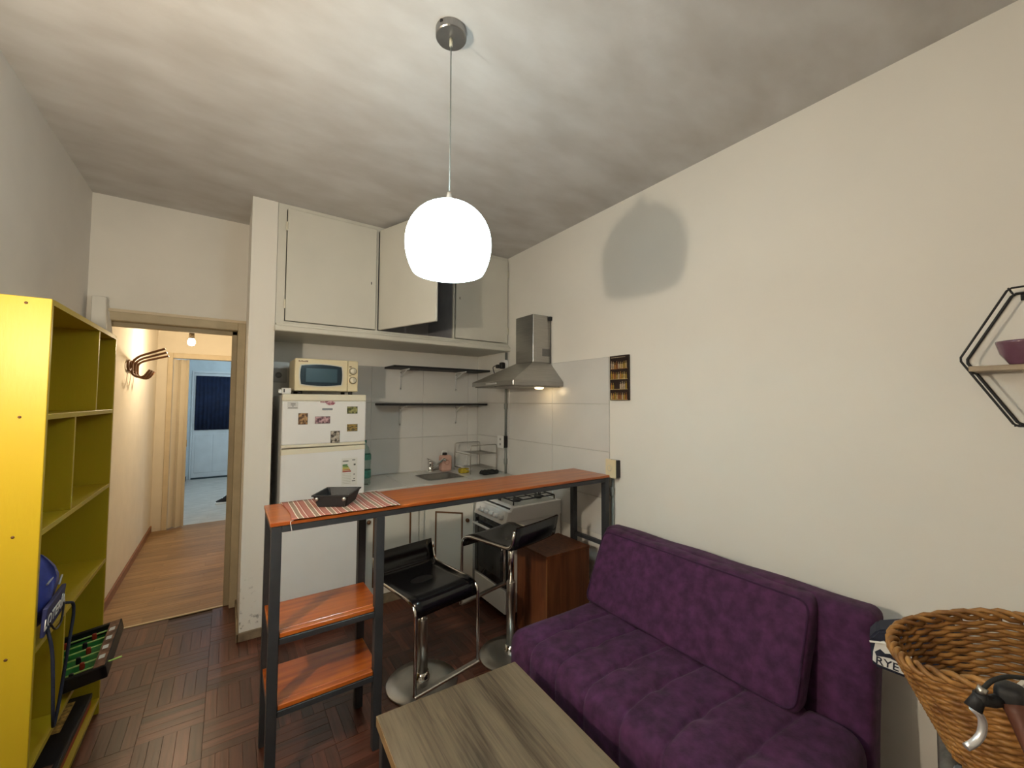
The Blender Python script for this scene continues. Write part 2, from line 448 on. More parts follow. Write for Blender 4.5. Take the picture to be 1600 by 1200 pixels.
# ---- kitchen tiles
TZ = [(.855, 1.166), (1.168, 1.488), (1.490, 1.807)]
def tiles(parent, spans, zs, plane, pos, th=.006):
    cache = {}
    for a0, a1 in spans:
        for z0, z1 in zs:
            key = (round(a1-a0, 3), round(z1-z0, 3))
            if key not in cache:
                b = BM(); hw, hh = (a1-a0)/2-.0008, (z1-z0)/2-.0008
                if plane == 'y': box(b, -hw, hw, -th, 0, -hh, hh, .0015)
                else: box(b, -th, 0, -hw, hw, -hh, hh, .0015)
                me = bpy.data.meshes.new('tile'); b.to_mesh(me); b.free(); me.materials.append(tilem); cache[key] = me
            c = ((a0+a1)/2, pos, (z0+z1)/2) if plane == 'y' else (pos, (a0+a1)/2, (z0+z1)/2)
            piece('tile', cache[key], c, 0, parent)
bk = thing('wall_tiles_back', 'large white tiles on the kitchen back wall', 'tiles', (1.2, YB, 1.2)); del bk['category']; struct(bk)
bx('grout_bed', PX1+.002, XR-.002, YB-.002, YB, .855, 1.809, grout, bk)
tiles(bk, [(PX1+.004, .55), (.55, 1.03), (1.03, 1.51), (1.51, 1.99), (1.99, XR-.008)], TZ, 'y', YB-.002)
rtl = thing('wall_tiles_right', 'large white tiles on the right wall under the hood', 'tiles', (XR, 2.7, 1.2)); del rtl['category']; struct(rtl)
bx('grout_bed', XR-.002, XR, 1.882, YB-.008, .60, 1.809, grout, rtl)
tiles(rtl, [(1.882, 2.466), (2.468, 3.066), (3.068, YB-.010)], [(.60, .851)]+TZ, 'x', XR-.002)

# ---- hallway and far room seen through the doorway
HX0, HX1, HY1 = -.69, .50, 6.22
hf = thing('floor_hall', 'light brown laminate floor of the hallway', 'floor', (0, 4.9, 0)); del hf['category']; struct(hf)
bx('underlay', HX0-.05, HX1+.05, YB+.06, HY1+.11, -.10, -.004, M('underlay', (.10, .05, .02), .8, var=.1), hf)
y = YB+.072; k = 0
while y < HY1+.10:
    y1 = min(y+.095, HY1+.11); xs = [HX0, HX0+.25+.31*((k*37) % 3), HX1]
    for x0, x1 in zip(xs, xs[1:]):
        o = bx('board', x0+.0006, x1-.0006, y+.0008, y1-.0008, -.006, .0015, lam, hf)
        c = Vector(((x0+x1)/2, (y+y1)/2, 0)); o.data.transform(Matrix.Translation(-(c-wloc(hf)))); o.location = c-wloc(hf)
    y = y1; k += 1
plane_box('wall_hall_left', HX0-.1, HX0, YB+.085, HY1+.1, 0, 2.7, m=hallm, label='cream left wall of the hallway')
plane_box('wall_hall_right', HX1, HX1+.1, YB+.085, HY1+.1, 0, 2.7, m=hallm)
plane_box('ceiling_hall', HX0-.1, HX1+.1, YB+.085, HY1+.1, 2.7, 2.8, m=hallm)
struct(bx('baseboard_hall', HX0, HX0+.014, YB+.10, HY1, 0, .07, skirt, bev=.003), 'brown skirting board along the hallway wall')
EX0, EX1, EZ = -.545, .25, 2.0
b = BM(); box(b, HX0-.05, EX0-.05, HY1, HY1+.1, 0, 2.75); box(b, EX0-.05, EX1+.06, HY1, HY1+.1, EZ+.06, 2.75); box(b, EX1+.06, HX1+.05, HY1, HY1+.1, 0, 2.75)
struct(obj('wall_hall_end', b, hallm), 'cream wall at the end of the hallway')
t2 = thing('trim_3', 'beige frame of the far inner doorway', 'frame'); del t2['category']; struct(t2)
bx('jamb', EX0-.05, EX0, HY1-.012, HY1+.11, 0, EZ+.06, framem2, t2, .004)
bx('jamb', EX1, EX1+.05, HY1-.012, HY1+.11, 0, EZ+.06, framem2, t2, .004)
bx('head', EX0, EX1, HY1-.012, HY1+.11, EZ, EZ+.06, framem2, t2, .004)
fd = thing('door_1', 'cream folding door bunched at the left of the inner doorway', 'door', (EX0, HY1+.05, 0)); del fd['category']; struct(fd)
xs = [EX0+.005, EX0+.045, EX0+.075, EX0+.115, EX0+.150]
for k in range(4):
    x0, x1 = xs[k], xs[k+1]; y0 = HY1+(.005 if k % 2 == 0 else .07); y1 = HY1+(.07 if k % 2 == 0 else .005)
    obj('panel', hexa(BM(), [(x0, y0, .01), (x1, y1, .01), (x1, y1+.008, .01), (x0, y0+.008, .01), (x0, y0, 1.99), (x1, y1, 1.99), (x1, y1+.008, 1.99), (x0, y0+.008, 1.99)]), hallm, fd)
obj('handle', tube(BM(), bend([(EX0+.152, HY1+.02, .95), (EX0+.152, HY1-.01, .96), (EX0+.152, HY1-.01, 1.02), (EX0+.152, HY1+.02, 1.03)], .01), .004, 6), brass, fd)

FY = 9.88; FX0, FX1 = -.62, 1.6
ff = thing('floor_far_room', 'grey beige stone tile floor of the far room', 'floor', (0, 8, 0)); del ff['category']; struct(ff)
bx('bed', FX0-.05, FX1+.05, HY1+.11, FY+.05, -.1, -.004, grout, ff)
yy = HY1+.112
while yy < FY:
    y1 = min(yy+.45, FY); xx = FX0
    while xx < .8:
        x1 = min(xx+.45, .82)
        o = bx('tile', xx+.002, x1-.002, yy+.002, y1-.002, -.005, .001, greytile, ff)
        xx = x1
    yy = y1
plane_box('wall_far_left', FX0-.1, FX0, HY1+.1, FY+.1, 0, 2.7, m=farwall, label='pale blue wall of the far room')
plane_box('wall_far_right', FX1, FX1+.1, HY1+.1, FY+.1, 0, 2.7, m=farwall)
plane_box('ceiling_far', FX0-.1, FX1+.1, HY1+.1, FY+.1, 2.7, 2.8, m=farwall)
b = BM(); box(b, FX0-.05, -.575, FY, FY+.1, 0, 2.75); box(b, -.575, .115, FY, FY+.1, 2.07, 2.75); box(b, .115, FX1+.05, FY, FY+.1, 0, 2.75)
struct(obj('wall_far_end', b, farwall), 'pale blue wall around the far outer door')
struct(bx('baseboard_far', FX0, FX0+.012, HY1+.12, FY, 0, .07, M('dark_skirting', (.08, .10, .12), .6, var=.1)), 'dark skirting in the far room')
dr = thing('door_2', 'white outer door with a navy curtain over its glass', 'door', (-.23, FY, 0)); del dr['category']; struct(dr)
bx('frame', -.575, -.545, FY-.02, FY+.06, 0, 2.07, coldwhite, dr, .004); bx('frame', .085, .115, FY-.02, FY+.06, 0, 2.07, coldwhite, dr, .004)
bx('frame', -.545, .085, FY-.02, FY+.06, 2.03, 2.07, coldwhite, dr, .004)
bx('leaf', -.543, .083, FY, FY+.04, .03, 2.028, coldwhite, dr, .003)
bx('sill', -.545, .085, FY-.01, FY+.05, 0, .03, M('dark_sill', (.03, .05, .06), .6), dr)
b = BM()
for x0, x1, z0, z1 in ((-.50, -.24, .12, .85), (-.22, .04, .12, .85)): box(b, x0, x1, FY-.006, FY+.002, z0, z1, .003)
obj('lower_panel', b, coldwhite, dr)
b = BM(); n = 40; vs0 = []
for k in range(n+1):
    x = -.515+.545*k/n; d = FY-.018-.008*math.sin(k*1.35)-.004*math.sin(k*.6)
    vs0.append((b.verts.new((x, d, .935)), b.verts.new((x, d, 1.975))))
for k in range(n): f = b.faces.new((vs0[k][0], vs0[k+1][0], vs0[k+1][1], vs0[k][1])); f.smooth = True
cu = obj('curtain', b, curtain, dr); md = cu.modifiers.new('thick', 'SOLIDIFY'); md.thickness = .004
obj('handle', tube(BM(), bend([(.045, FY+.0, .96), (.045, FY-.04, .96), (.0, FY-.04, .96)], .01), .008, 8), blackmat, dr)
bx('handle_plate', .035, .06, FY-.006, FY, .88, 1.03, blackmat, dr, .002)

# ------------------------------------------------------------------ lamps
def point(name, p, watt, col, rad, parent=None):
    l = bpy.data.lights.new(name, 'POINT'); l.energy = watt; l.color = col; l.shadow_soft_size = rad
    o = bpy.data.objects.new(name, l); COL.objects.link(o)
    if parent: o.parent = parent; o.location = Vector(p)-wloc(parent)
    else: o.location = p
    return o

LX, LY = .622, 1.290
pl = thing('pendant_lamp', 'glowing white glass dome pendant lamp hanging from the ceiling', 'lamp', (LX, LY, ZC))
cn = obj('canopy', lathe(BM(), [(0, ZC-.030), (.052, ZC-.030), (.055, ZC-.027), (.055, ZC-.0005), (0, ZC-.0005)], (LX, LY, 0), 36, smooth=False), nickel, pl)
obj('cord_grip', lathe(BM(), [(0, ZC-.058), (.006, ZC-.058), (.006, ZC-.030), (0, ZC-.030)], (LX, LY, 0), 12), M('ivory_grip', (.62, .60, .48), .5), cn)
for a in (.3, 1.8): obj('screw', lathe(BM(), [(0, 0), (.006, 0), (.006, .006), (0, .006)], (LX+.055*math.cos(a*2), LY+.055*math.sin(a*2), ZC-.012), 8), black, cn)
obj('cord', tube(BM(), [(LX, LY, ZC-.05), (LX+.001, LY, ZC-.3), (LX, LY, 2.225)], .0022, 8), greymet, pl)
obj('socket_cap', lathe(BM(), [(0, 2.240), (.007, 2.240), (.010, 2.222), (.018, 2.216), (.020, 2.196), (0, 2.194)], (LX, LY, 0), 16), white, pl)
R = .150; zc = 2.056; prof = []
for k in range(25):
    a = PI/2 - (PI/2+math.radians(37))*k/24
    prof.append((max(R*(abs(math.cos(a))**.88), .010 if k == 0 else 0), zc+(.143 if a > 0 else .170)*math.sin(a)))
inner = [(max(r-.005, .006), h-(.005 if k < 6 else .002)) for k, (r, h) in enumerate(prof)][::-1]
obj('shade', lathe(BM(), prof+inner, (LX, LY, 0), 48), opal, pl)

# warm bulb on the left wall, just outside the frame
SX, SY, SZ = -.700, 1.0, 1.73
wl = thing('wall_lamp', 'small bare bulb wall lamp on the left wall', 'lamp', (XL, SY, SZ-.1))
obj('back_plate', lathe(BM(), [(0, .001), (.045, .001), (.045, .010), (.02, .016), (0, .016)], (XL, SY, SZ-.115), 20, 'x'), white, wl)
obj('holder', lathe(BM(), [(0, -.075), (.015, -.075), (.015, -.045), (0, -.045)], (SX, SY, SZ), 14), white, wl)
obj('arm', tube(BM(), bend([(XL+.012, SY, SZ-.115), (SX, SY, SZ-.115), (SX, SY, SZ-.074)], .02), .006, 8), white, wl)
point('bulb_light', (SX, SY, SZ), SCONCE_WATT, (1.0, .85, .645), .03, wl)

# hallway bulb
hb = thing('hallway_bulb', 'bare warm bulb hanging in the hallway', 'lamp', (-.308, 5.0, 2.7))
obj('cord', tube(BM(), [(-.308, 5.0, 2.699), (-.308, 5.0, 2.15)], .004, 6), black, hb)
obj('holder', lathe(BM(), [(0, 2.165), (.020, 2.165), (.024, 2.10), (0, 2.10)], (-.308, 5.0, 0), 16), M('dark_holder', (.10, .07, .04), .5), hb)
obj('bulb', lathe(BM(), [(0, 2.10), (.020, 2.099), (.030, 2.075), (.031, 2.058), (.022, 2.036), (0, 2.028)], (-.308, 5.0, 0), 20), bulbm, hb)
point('bulb_light', (-.308, 5.0, 1.985), HALL_WATT, (1.0, .80, .54), .04, hb)
# daylight-cool ceiling lamp of the far room
fr = thing('far_ceiling_lamp', 'flush ceiling lamp of the far room, out of sight', 'lamp', (.6, 8.0, 2.7))
obj('dish', lathe(BM(), [(0, 2.64), (.12, 2.65), (.15, 2.699), (0, 2.699)], (.6, 8.0, 0), 20), white, fr)
point('bulb_light', (.6, 8.0, 2.52), FAR_WATT, (.78, .92, 1.0), .08, fr)

# ------------------------------------------------------------------ upper cabinet
uc = thing('wall_cabinet', 'cream painted high cupboard with one door open above the kitchen', 'cabinet', (1.18, PY, 2.0))
CF = PY        # front plane
b = BM()
for x0, x1 in ((PX1+.002, .292), (.897, .912), (1.548, 1.562), (2.100, XR-.002)): box(b, x0, x1, CF-.002, CF+.022, 2.035, 2.80)
for z0, z1 in ((2.018, 2.036), (2.800, ZC-.002)): box(b, PX1+.002, XR-.002, CF-.002, CF+.022, z0, z1)
obj('face_frame', b, cabm, uc)
b = BM(); box(b, PX1+.002, XR-.002, CF+.022, YB-.002, 2.0, 2.018)
obj('bottom_board', b, cabm, uc)
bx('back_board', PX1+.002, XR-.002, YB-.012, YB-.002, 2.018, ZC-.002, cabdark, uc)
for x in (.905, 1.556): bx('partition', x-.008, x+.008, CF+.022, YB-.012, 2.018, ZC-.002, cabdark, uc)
lg = bx('ledge', PX1-.006, XR-.002, CF-.055, YB-.010, 1.962, 2.0, cabm, uc, .006)
bx('ledge_lip', PX1+.004, XR-.002, CF-.030, CF-.002, 2.0, 2.018, cabm, uc, .004)
def cabdoor(x0, x1, hinge_left=True):
    d = bx('door', x0, x1, CF-.020, CF-.001, 2.04, 2.806, cabm, uc, .003)
    kx = x1-.035 if hinge_left else x0+.035
    obj('keyhole', box(BM(), kx-.003, kx+.003, CF-.0215, CF-.0195, 2.375, 2.395, .001), black, d)
    hx = x0-.004 if hinge_left else x1+.004
    for z in (2.15, 2.68): obj('hinge', box(BM(), hx-.006, hx+.004, CF-.024, CF-.016, z-.03, z+.03, .001), creamt, d)
cabdoor(.297, .893, True); cabdoor(1.566, 2.096, False)
# open middle door, hinged at its left edge, swung out about 70 degrees
ang = -math.radians(70); ex = Vector((math.cos(ang), math.sin(ang), 0)); nx = Vector((-ex.y, ex.x, 0)); h0 = Vector((.916, CF-.012, 0)); Ld = .615
def dpt(s, t, z): q = h0+ex*s+nx*t; return (q.x, q.y, z)
od = obj('door', hexa(BM(), [dpt(0, 0, 2.04), dpt(Ld, 0, 2.04), dpt(Ld, .018, 2.04), dpt(0, .018, 2.04), dpt(0, 0, 2.806), dpt(Ld, 0, 2.806), dpt(Ld, .018, 2.806), dpt(0, .018, 2.806)], .003), cabm, uc)

# ------------------------------------------------------------------ bookcase
X0, X1, Y0, Y1, ZT = XL+.006, -.467, 1.885, 2.802, 1.82
bc = thing('bookcase', 'tall bright yellow open bookcase against the left wall', 'bookcase', ((X0+X1)/2, (Y0+Y1)/2, 0))
T = .018
ns = bx('side_panel', X0, X1, Y0, Y0+T, 0, ZT, yel, bc, .0015)
bx('side_panel', X0, X1, Y1-T, Y1, 0, ZT, yel, bc, .0015)
bx('top_panel', X0, X1, Y0+T, Y1-T, ZT-T, ZT, yel, bc)
bx('back_panel', X0, X0+.006, Y0+T, Y1-T, .03, ZT-T, yel, bc)
SH = [1.455, 1.093, .733, .37, .075]
for z in SH: bx('shelf', X0+.006, X1, Y0+T, Y1-T, z-T, z, yel, bc, .001)
for yv, z0, z1 in ((2.49, 1.455, ZT-T), (2.205, 1.093, 1.455-T), (2.20, .37, .733-T)):
    bx('divider', X0+.006, X1-.003, yv-.008, yv+.008, z0, z1, yel, bc, .001)
bx('plinth', X0+.02, X1-.02, Y0+T, Y1-T, 0, .057, yel, bc)
for z in (1.80, 1.447, 1.085, .725, .362): obj('plug', lathe(BM(), [(0, -.0012), (.0042, -.001), (.0042, .001), (0, .001)], (X1-.055, Y0, z), 10, 'y'), trimb, ns)
for z in (1.80, 1.447, 1.085, .725, .362): obj('plug', lathe(BM(), [(0, -.0012), (.0042, -.001), (.0042, .001), (0, .001)], (X0+.055, Y0, z), 10, 'y'), trimb, ns)
obj('pin', tube(BM(), [(X1-.03, Y1-.004, 1.838), (X1-.02, Y1+.035, 1.808)], .0025, 6), brass, bc)
obj('pin', tube(BM(), [(X1-.03, Y1-.004, 1.460), (X1-.02, Y1+.05, 1.463), (X1-.02, Y1+.052, 1.475)], .0025, 6), brass, bc)

# blue sports bag on the shelf, its strap hanging down in front
bg = thing('sports_bag', 'crumpled blue nylon sports bag with lettered band on yellow shelf', 'bag', (-.56, 2.0, .733))
def bagd(p, n): return .005*math.sin(p.y*42+p.z*25)+.004*math.sin(p.x*50-p.z*36)
obj('body', rbox(BM(), (-.728, 1.916, .745), (-.455, 2.085, 1.000), .085, (10, 10, 10), bagd), blue, bg)
bd = obj('band', hexa(BM(), [(-.452, 1.908, .756), (-.452, 2.075, .770), (-.462, 2.075, .770), (-.462, 1.908, .756), (-.446, 1.908, .845), (-.446, 2.085, .860), (-.458, 2.085, .860), (-.458, 1.908, .845)], .002), bluedark, bg)
lm = text_mesh('LOTERÍA', .050, whitep, .0008, .0006)
lt = bpy.data.objects.new('lettering', lm); COL.objects.link(lt); lt.parent = bd
mw = Matrix(((0, 0, 1, 0), (1, 0, 0, 0), (0, 1, 0, 0), (0, 0, 0, 1)))     # text x -> +y, text y -> +z, faces +x
tilt = Matrix.Rotation(math.radians(4.5), 4, 'X')
lm.transform(Matrix.Translation(-wloc(bd)) @ Matrix.Translation((-.4490, 1.893, .780)) @ tilt @ Matrix.Rotation(math.radians(4), 4, 'Y') @ mw)
b = BM()
for p in ([(-.50, 1.99, .988), (-.485, 2.02, .965), (-.470, 2.01, .945)], [(-.462, 1.955, .905), (-.458, 1.99, .915), (-.460, 2.02, .93)], [(-.452, 2.03, .878), (-.455, 2.07, .895)]): tube(b, bend(p, .02), .003, 6)
obj('trim_piping', b, silverp, bg)
obj('strap', tube(BM(), bend([(-.450, 1.925, .78), (-.440, 1.945, .70), (-.438, 1.96, .58), (-.440, 1.985, .46), (-.448, 2.030, .400), (-.444, 2.055, .46), (-.440, 2.10, .60), (-.438, 2.150, .72), (-.440, 2.155, .765), (-.455, 2.07, .80)], .05), .0048, 8), navy, bg)
obj('buckle_loop', tube(BM(), bend([(-.445, 1.93, .79), (-.440, 1.96, .752), (-.440, 2.02, .748), (-.445, 2.065, .80)], .04), .003, 6), black, bg)

# tabletop football game, tilted out of the shelf
gt = thing('table_football', 'small black tabletop football game with green pitch on bookcase', 'game', (-.46, 2.42, .372))
gc = Vector((-.500, 2.415, .464)); GA = math.radians(38)
U = Vector((math.cos(math.radians(9)), 0, math.sin(math.radians(9)))); V = Vector((0, 1, 0)); V = Vector((-.12, .985, .10)).normalized(); Nn = U.cross(V).normalized(); V = Nn.cross(U)
def gp(u, v, n): return gc+U*u+V*v+Nn*n
def gbox(u0, u1, v0, v1, n0, n1, bev=0):
    return hexa(BM(), [gp(u0, v0, n0), gp(u1, v0, n0), gp(u1, v1, n0), gp(u0, v1, n0), gp(u0, v0, n1), gp(u1, v0, n1), gp(u1, v1, n1), gp(u0, v1, n1)], bev)
hu, hv = .135, .17
tr_ = obj('tray', gbox(-hu, hu, -hv, hv, -.050, -.040, .003), black, gt)
for a in ((-hu, hu, -hv, -hv+.02), (-hu, hu, hv-.02, hv), (-hu, -hu+.02, -hv, hv), (hu-.02, hu, -hv, hv)): obj('wall', gbox(*a, -.048, .0, .002), black, tr_)
obj('pitch', gbox(-hu+.02, hu-.02, -hv+.02, hv-.02, -.040, -.036), green, gt)
obj('score_strip', gbox(hu-.036, hu-.004, -hv+.01, hv-.01, .0, .003), brownstrip, gt)
for k in range(6):
    v = -.125+.05*k
    rd = obj('rod', tube(BM(), [gp(-hu+.005, v, -.012), gp(hu-.02 if k else hu+.04, v, -.012)], .0035, 6), greend, gt)
    for s in range(2): obj('player', rbox(BM(), gp(-.06+.09*s+.02*(k % 2), v, -.02)-Vector((.008, .006, .014)), gp(-.06+.09*s+.02*(k % 2), v, -.02)+Vector((.008, .006, .014)), .005, (1, 1, 1)), (redb if k % 2 else black), rd)
for k in range(4): obj('score_mark', gbox(hu-.030, hu-.012, -.11+.065*k, -.085+.065*k, .003, .0036), whitep, gt)

# board game box on the bottom shelf
gb = thing('board_game', 'flat black board game box with red side on bottom shelf', 'box', (-.60, 2.5, .077))
bx('box', -.735, -.485, 2.215, 2.735, .077, .128, redb, gb, .002)
ld = bx('lid', -.738, -.482, 2.212, 2.738, .110, .132, M('black_card', (.012, .011, .014), .45), gb, .002)
b = BM()
for k in range(4): box(b, -.700+.046*k, -.668+.046*k, 2.49, 2.70, .1321, .1326)
obj('gold_print', b, gold, ld); bx('silver_print', -.728, -.712, 2.47, 2.72, .1321, .1326, silverp, ld)
bx('corner_print', -.60, -.50, 2.23, 2.29, .1321, .1326, brownstrip, ld)

# ------------------------------------------------------------------ hall hooks
hk = thing('coat_hook', 'dark metal triple coat hook on the hallway wall', 'hook', (HX0, 4.65, 1.8))
obj('ring', tube(BM(), [(HX0+.014, 4.54+.06*math.cos(a*PI/8), 1.785+.04*math.sin(a*PI/8)) for a in range(16)], .009, 8, True), trimb, hk)
for k in range(3):
    y0 = 4.60+.13*k; bx_ = HX0+.012
    obj('prong', tube(BM(), bend([(bx_+.22, y0-.02, 1.945-.02*k), (bx_+.05, y0, 1.87-.01*k), (bx_+.01, y0, 1.82), (bx_+.01, y0, 1.71), (bx_+.08, y0, 1.685), (bx_+.125, y0, 1.76)], .04), .0095, 8), trimb, hk)
b = BM()
for z in (1.825, 1.745): tube(b, [(HX0+.014, 4.52, z), (HX0+.014, 4.90, z)], .008, 6)
obj('crossbar', b, trimb, hk)

# shoe of somebody in the far room
sh = thing('sneaker', 'dark lace-up sneaker with pale sole on far room tiles', 'shoe', (-.02, 7.36, 0))
obj('sole', prism(BM(), [(-.115, 7.335), (-.10, 7.31), (.0, 7.32), (.15, 7.32), (.165, 7.36), (.15, 7.40), (.0, 7.41), (-.09, 7.405), (-.115, 7.38)], .002, .028, 'z', .003), whitep, sh)
b = BM(); rings = []
for x, hw, h in ((-.105, .02, .045), (-.07, .036, .06), (-.02, .04, .085), (.03, .038, .125), (.07, .038, .165), (.12, .040, .165), (.155, .03, .16)):
    rings.append([b.verts.new((x, 7.36+hw*math.cos(a*PI/6), .027+max(0, h-.027)*math.sin(a*PI/6))) for a in range(7)])
for A, Bv in zip(rings, rings[1:]):
    for k in range(6): f = b.faces.new((A[k], A[k+1], Bv[k+1], Bv[k])); f.smooth = True
b.faces.new(rings[0]); b.faces.new(rings[-1][::-1])
obj('upper', b, M('black_canvas', (.015, .014, .016), .8, var=.2, vs_=30), sh)
for k in range(3): obj('lace', tube(BM(), [(-.03+.028*k, 7.335, .082+.028*k), (-.03+.028*k, 7.385, .082+.028*k)], .004, 6), whitep, sh)

# ------------------------------------------------------------------ fridge and what is on it
FX, FW, FYF = .287, .812, 3.0
fg = thing('refrigerator', 'white two-door refrigerator in the corner beside the pillar', 'refrigerator', (.55, 3.3, 0))
bx('body', FX+.004, FW-.004, FYF+.055, 3.60, .03, 1.540, white, fg, .006)
def fdoor(z0, z1):
    d = bx('door', FX, FW, FYF, FYF+.052, z0, z1, white, fg, .008, seg=2); return d
d1 = fdoor(1.214, 1.500); d2 = fdoor(.08, 1.165)
obj('top_trim', box(BM(), FX, FW, FYF-.001, FYF+.06, 1.500, 1.546, .008, 2), creamt, fg)
obj('bottom_trim', box(BM(), FX, FW, FYF-.001, FYF+.05, 1.195, 1.214, .004), creamt, d1)
hexp = [(FX, FYF-.001, 1.148), (FW, FYF-.001, 1.158), (FW, FYF+.05, 1.158), (FX, FYF+.05, 1.148), (FX, FYF-.001, 1.186), (FW, FYF-.001, 1.191), (FW, FYF+.05, 1.191), (FX, FYF+.05, 1.186)]
obj('handle_trim', hexa(BM(), hexp, .004), creamt, d2)
for x in (FX+.05, FW-.05): obj('foot', lathe(BM(), [(0, .0005), (.018, .0005), (.018, .03), (0, .03)], (x, FYF+.08, 0), 12), black, fg)
bx('kick_plate', FX+.01, FW-.01, FYF+.06, FYF+.07, .03, .08, M('grey_plastic', (.2, .2, .2), .6), fg)
def magnet(x, z, w, h, m, label, extra=None, rot=0):
    o = thing('fridge_magnet', label, 'magnet', (x, FYF, z), 0, 'magnets on the refrigerator')
    p = bx('backing', x-w/2, x+w/2, FYF-.004, FYF-.0005, z-h/2, z+h/2, black, o, .0006)
    q = bx('picture', x-w/2+.0015, x+w/2-.0015, FYF-.0048, FYF-.004, z-h/2+.0015, z+h/2-.0015, m, o)
    return o
def pic(name, a, b_, sc, st=(1, 1, 1)): return M(name, a, .5, vs_=sc, stretch=st, col2=b_, detail=6, lo=.4, hi=.6)
magnet(.408, 1.383, .056, .074, pic('sepia_street', (.07, .03, .015), (.50, .30, .14), 60), 'upright sepia street photo magnet near the left of the fridge')
magnet(.527, 1.373, .094, .048, pic('pink_skyline', (.08, .03, .05), (.62, .40, .42), 55), 'wide pinkish skyline magnet in the middle of the freezer door')
magnet(.718, 1.438, .070, .050, pic('green_landscape', (.05, .06, .02), (.38, .36, .14), 50), 'green landscape magnet, upper of the two at the right')
magnet(.720, 1.315, .070, .050, pic('olive_landscape', (.06, .06, .04), (.42, .28, .07), 50, (1, 1, 3)), 'olive and ochre landscape magnet, lower of the two at right')
magnet(.609, 1.256, .058, .080, pic('grey_portrait', (.03, .025, .02), (.60, .53, .44), 45), 'upright dark grey photo magnet low on the freezer door')
magnet(.556, 1.445, .064, .012, M('silver_strip', (.33, .36, .40), .3, metal=.5, var=.1), 'thin silver strip magnet under the pink guitar magnet')
gm = thing('fridge_magnet', 'small pink guitar shaped magnet at the top of the freezer door', 'magnet', (.562, FYF, 1.495), 0, 'magnets on the refrigerator')
pinkm = pic('pink_guitar', (.28, .05, .09), (.75, .55, .58), 90)
b = BM(); prism(b, [(.575+.026*math.cos(a*PI/8)*(1.1), 1.488+.016*math.sin(a*PI/8)) for a in range(16)], FYF-.004, FYF-.0005, 'y'); obj('body', b, pinkm, gm)
obj('neck', box(BM(), .510, .556, FYF-.004, FYF-.0005, 1.490, 1.499, .001), pinkm, gm)
st = thing('fridge_sticker', 'small pale printed notice at top left of the freezer door', 'sticker', (.346, FYF, 1.47))
bx('paper', .316, .377, FYF-.0016, FYF-.0004, 1.448, 1.495, M('grey_paper', (.62, .62, .60), .7, var=.03), st)
b = BM()
for x0, x1, z in ((.334, .362, 1.484), (.334, .362, 1.474), (.342, .352, 1.466), (.320, .374, 1.455)): box(b, x0, x1, FYF-.0022, FYF-.0016, z-.002, z+.002)
obj('print', b, M('grey_print', (.12, .12, .12), .7), st)
en = thing('energy_label', 'energy efficiency label with green to red bars on lower fridge door', 'label', (.705, FYF, 1.0))
bx('paper', .655, .760, FYF-.0016, FYF-.0004, .915, 1.105, M('label_paper', (.74, .74, .70), .6, var=.02), en)
gs = [(.02, .14, .03), (.16, .26, .04), (.50, .40, .05), (.50, .20, .03), (.36, .05, .03)]
for k, c in enumerate(gs):
    z = 1.062-.011*k; bx('rating_bar', .662, .694+.006*k, FYF-.0024, FYF-.0016, z-.009, z, M('bar_%d' % k, c, .6), en)
b = BM()
for x0, x1, z in ((.662, .70, 1.085), (.725, .745, 1.09), (.735, .748, 1.06), (.735, .748, 1.055), (.735, .745, .99), (.735, .745, .96), (.725, .748, .945)): box(b, x0, x1, FYF-.0022, FYF-.0016, z-.003, z+.003)
obj('dark_print', b, M('label_print', (.10, .11, .10), .7), en)
b = BM()
for k in range(7): box(b, .662, .718, FYF-.0022, FYF-.0016, .995-.011*k, .998-.011*k)
obj('small_print', b, M('label_print_light', (.52, .50, .44), .7), en)

mw_ = thing('microwave', 'cream microwave oven standing on the refrigerator', 'microwave', (.57, 3.2, 1.546))
MX0, MX1, MY, MZ0, MZ1 = .366, .777, 3.10, 1.570, 1.793
bx('body', MX0, MX1, MY+.02, MY+.33, MZ0, MZ1, cream, mw_, .006)
for x in (MX0+.04, MX1-.04):
    for y in (MY+.05, MY+.29): obj('foot', lathe(BM(), [(0, 1.5465), (.015, 1.5465), (.015, 1.571), (0, 1.571)], (x, y, 0), 10), black, mw_)
md_ = bx('door', MX0, MX1-.072, MY, MY+.02, MZ0, MZ1, cream, mw_, .006, seg=2)
def barrel(x0, x1, z0, z1, bul, y0, y1):
    n = 8; pts = []
    for k in range(n+1): t = k/n; pts.append((x0+(x1-x0)*t, z1+bul*4*t*(1-t)))
    for k in range(n+1): t = k/n; pts.append((x1+bul*.6*4*t*(1-t), z1+(z0-z1)*t))
    for k in range(n+1): t = k/n; pts.append((x1+(x0-x1)*t, z0-bul*4*t*(1-t)))
    for k in range(n+1): t = k/n; pts.append((x0-bul*.6*4*t*(1-t), z0+(z1-z0)*t))
    q = [pts[0]]
    for p in pts[1:]:
        if (Vector(p)-Vector(q[-1])).length > 1e-5 and (Vector(p)-Vector(pts[0])).length > 1e-5: q.append(p)
    return prism(BM(), q, y0, y1, 'y')
obj('window_rim', barrel(MX0+.030, MX1-.110, MZ0+.040, MZ1-.044, .012, MY-.004, MY+.004), M('pale_rim', (.62, .62, .55), .35), md_)
obj('window', barrel(MX0+.037, MX1-.117, MZ0+.046, MZ1-.050, .011, MY-.007, MY+.003), glassb, md_)
obj('window_mesh', box(BM(), MX0+.065, MX1-.143, MY-.0085, MY-.006, MZ0+.060, MZ1-.066, .001), glassb2, md_)
b = BM()
for k in range(7): box(b, MX0+.020+.0085*k, MX0+.0265+.0085*k, MY-.0012, MY+.001, MZ1-.024, MZ1-.015-(.003 if k in (1, 3, 4) else 0))
obj('maker_mark', b, trimb, md_)
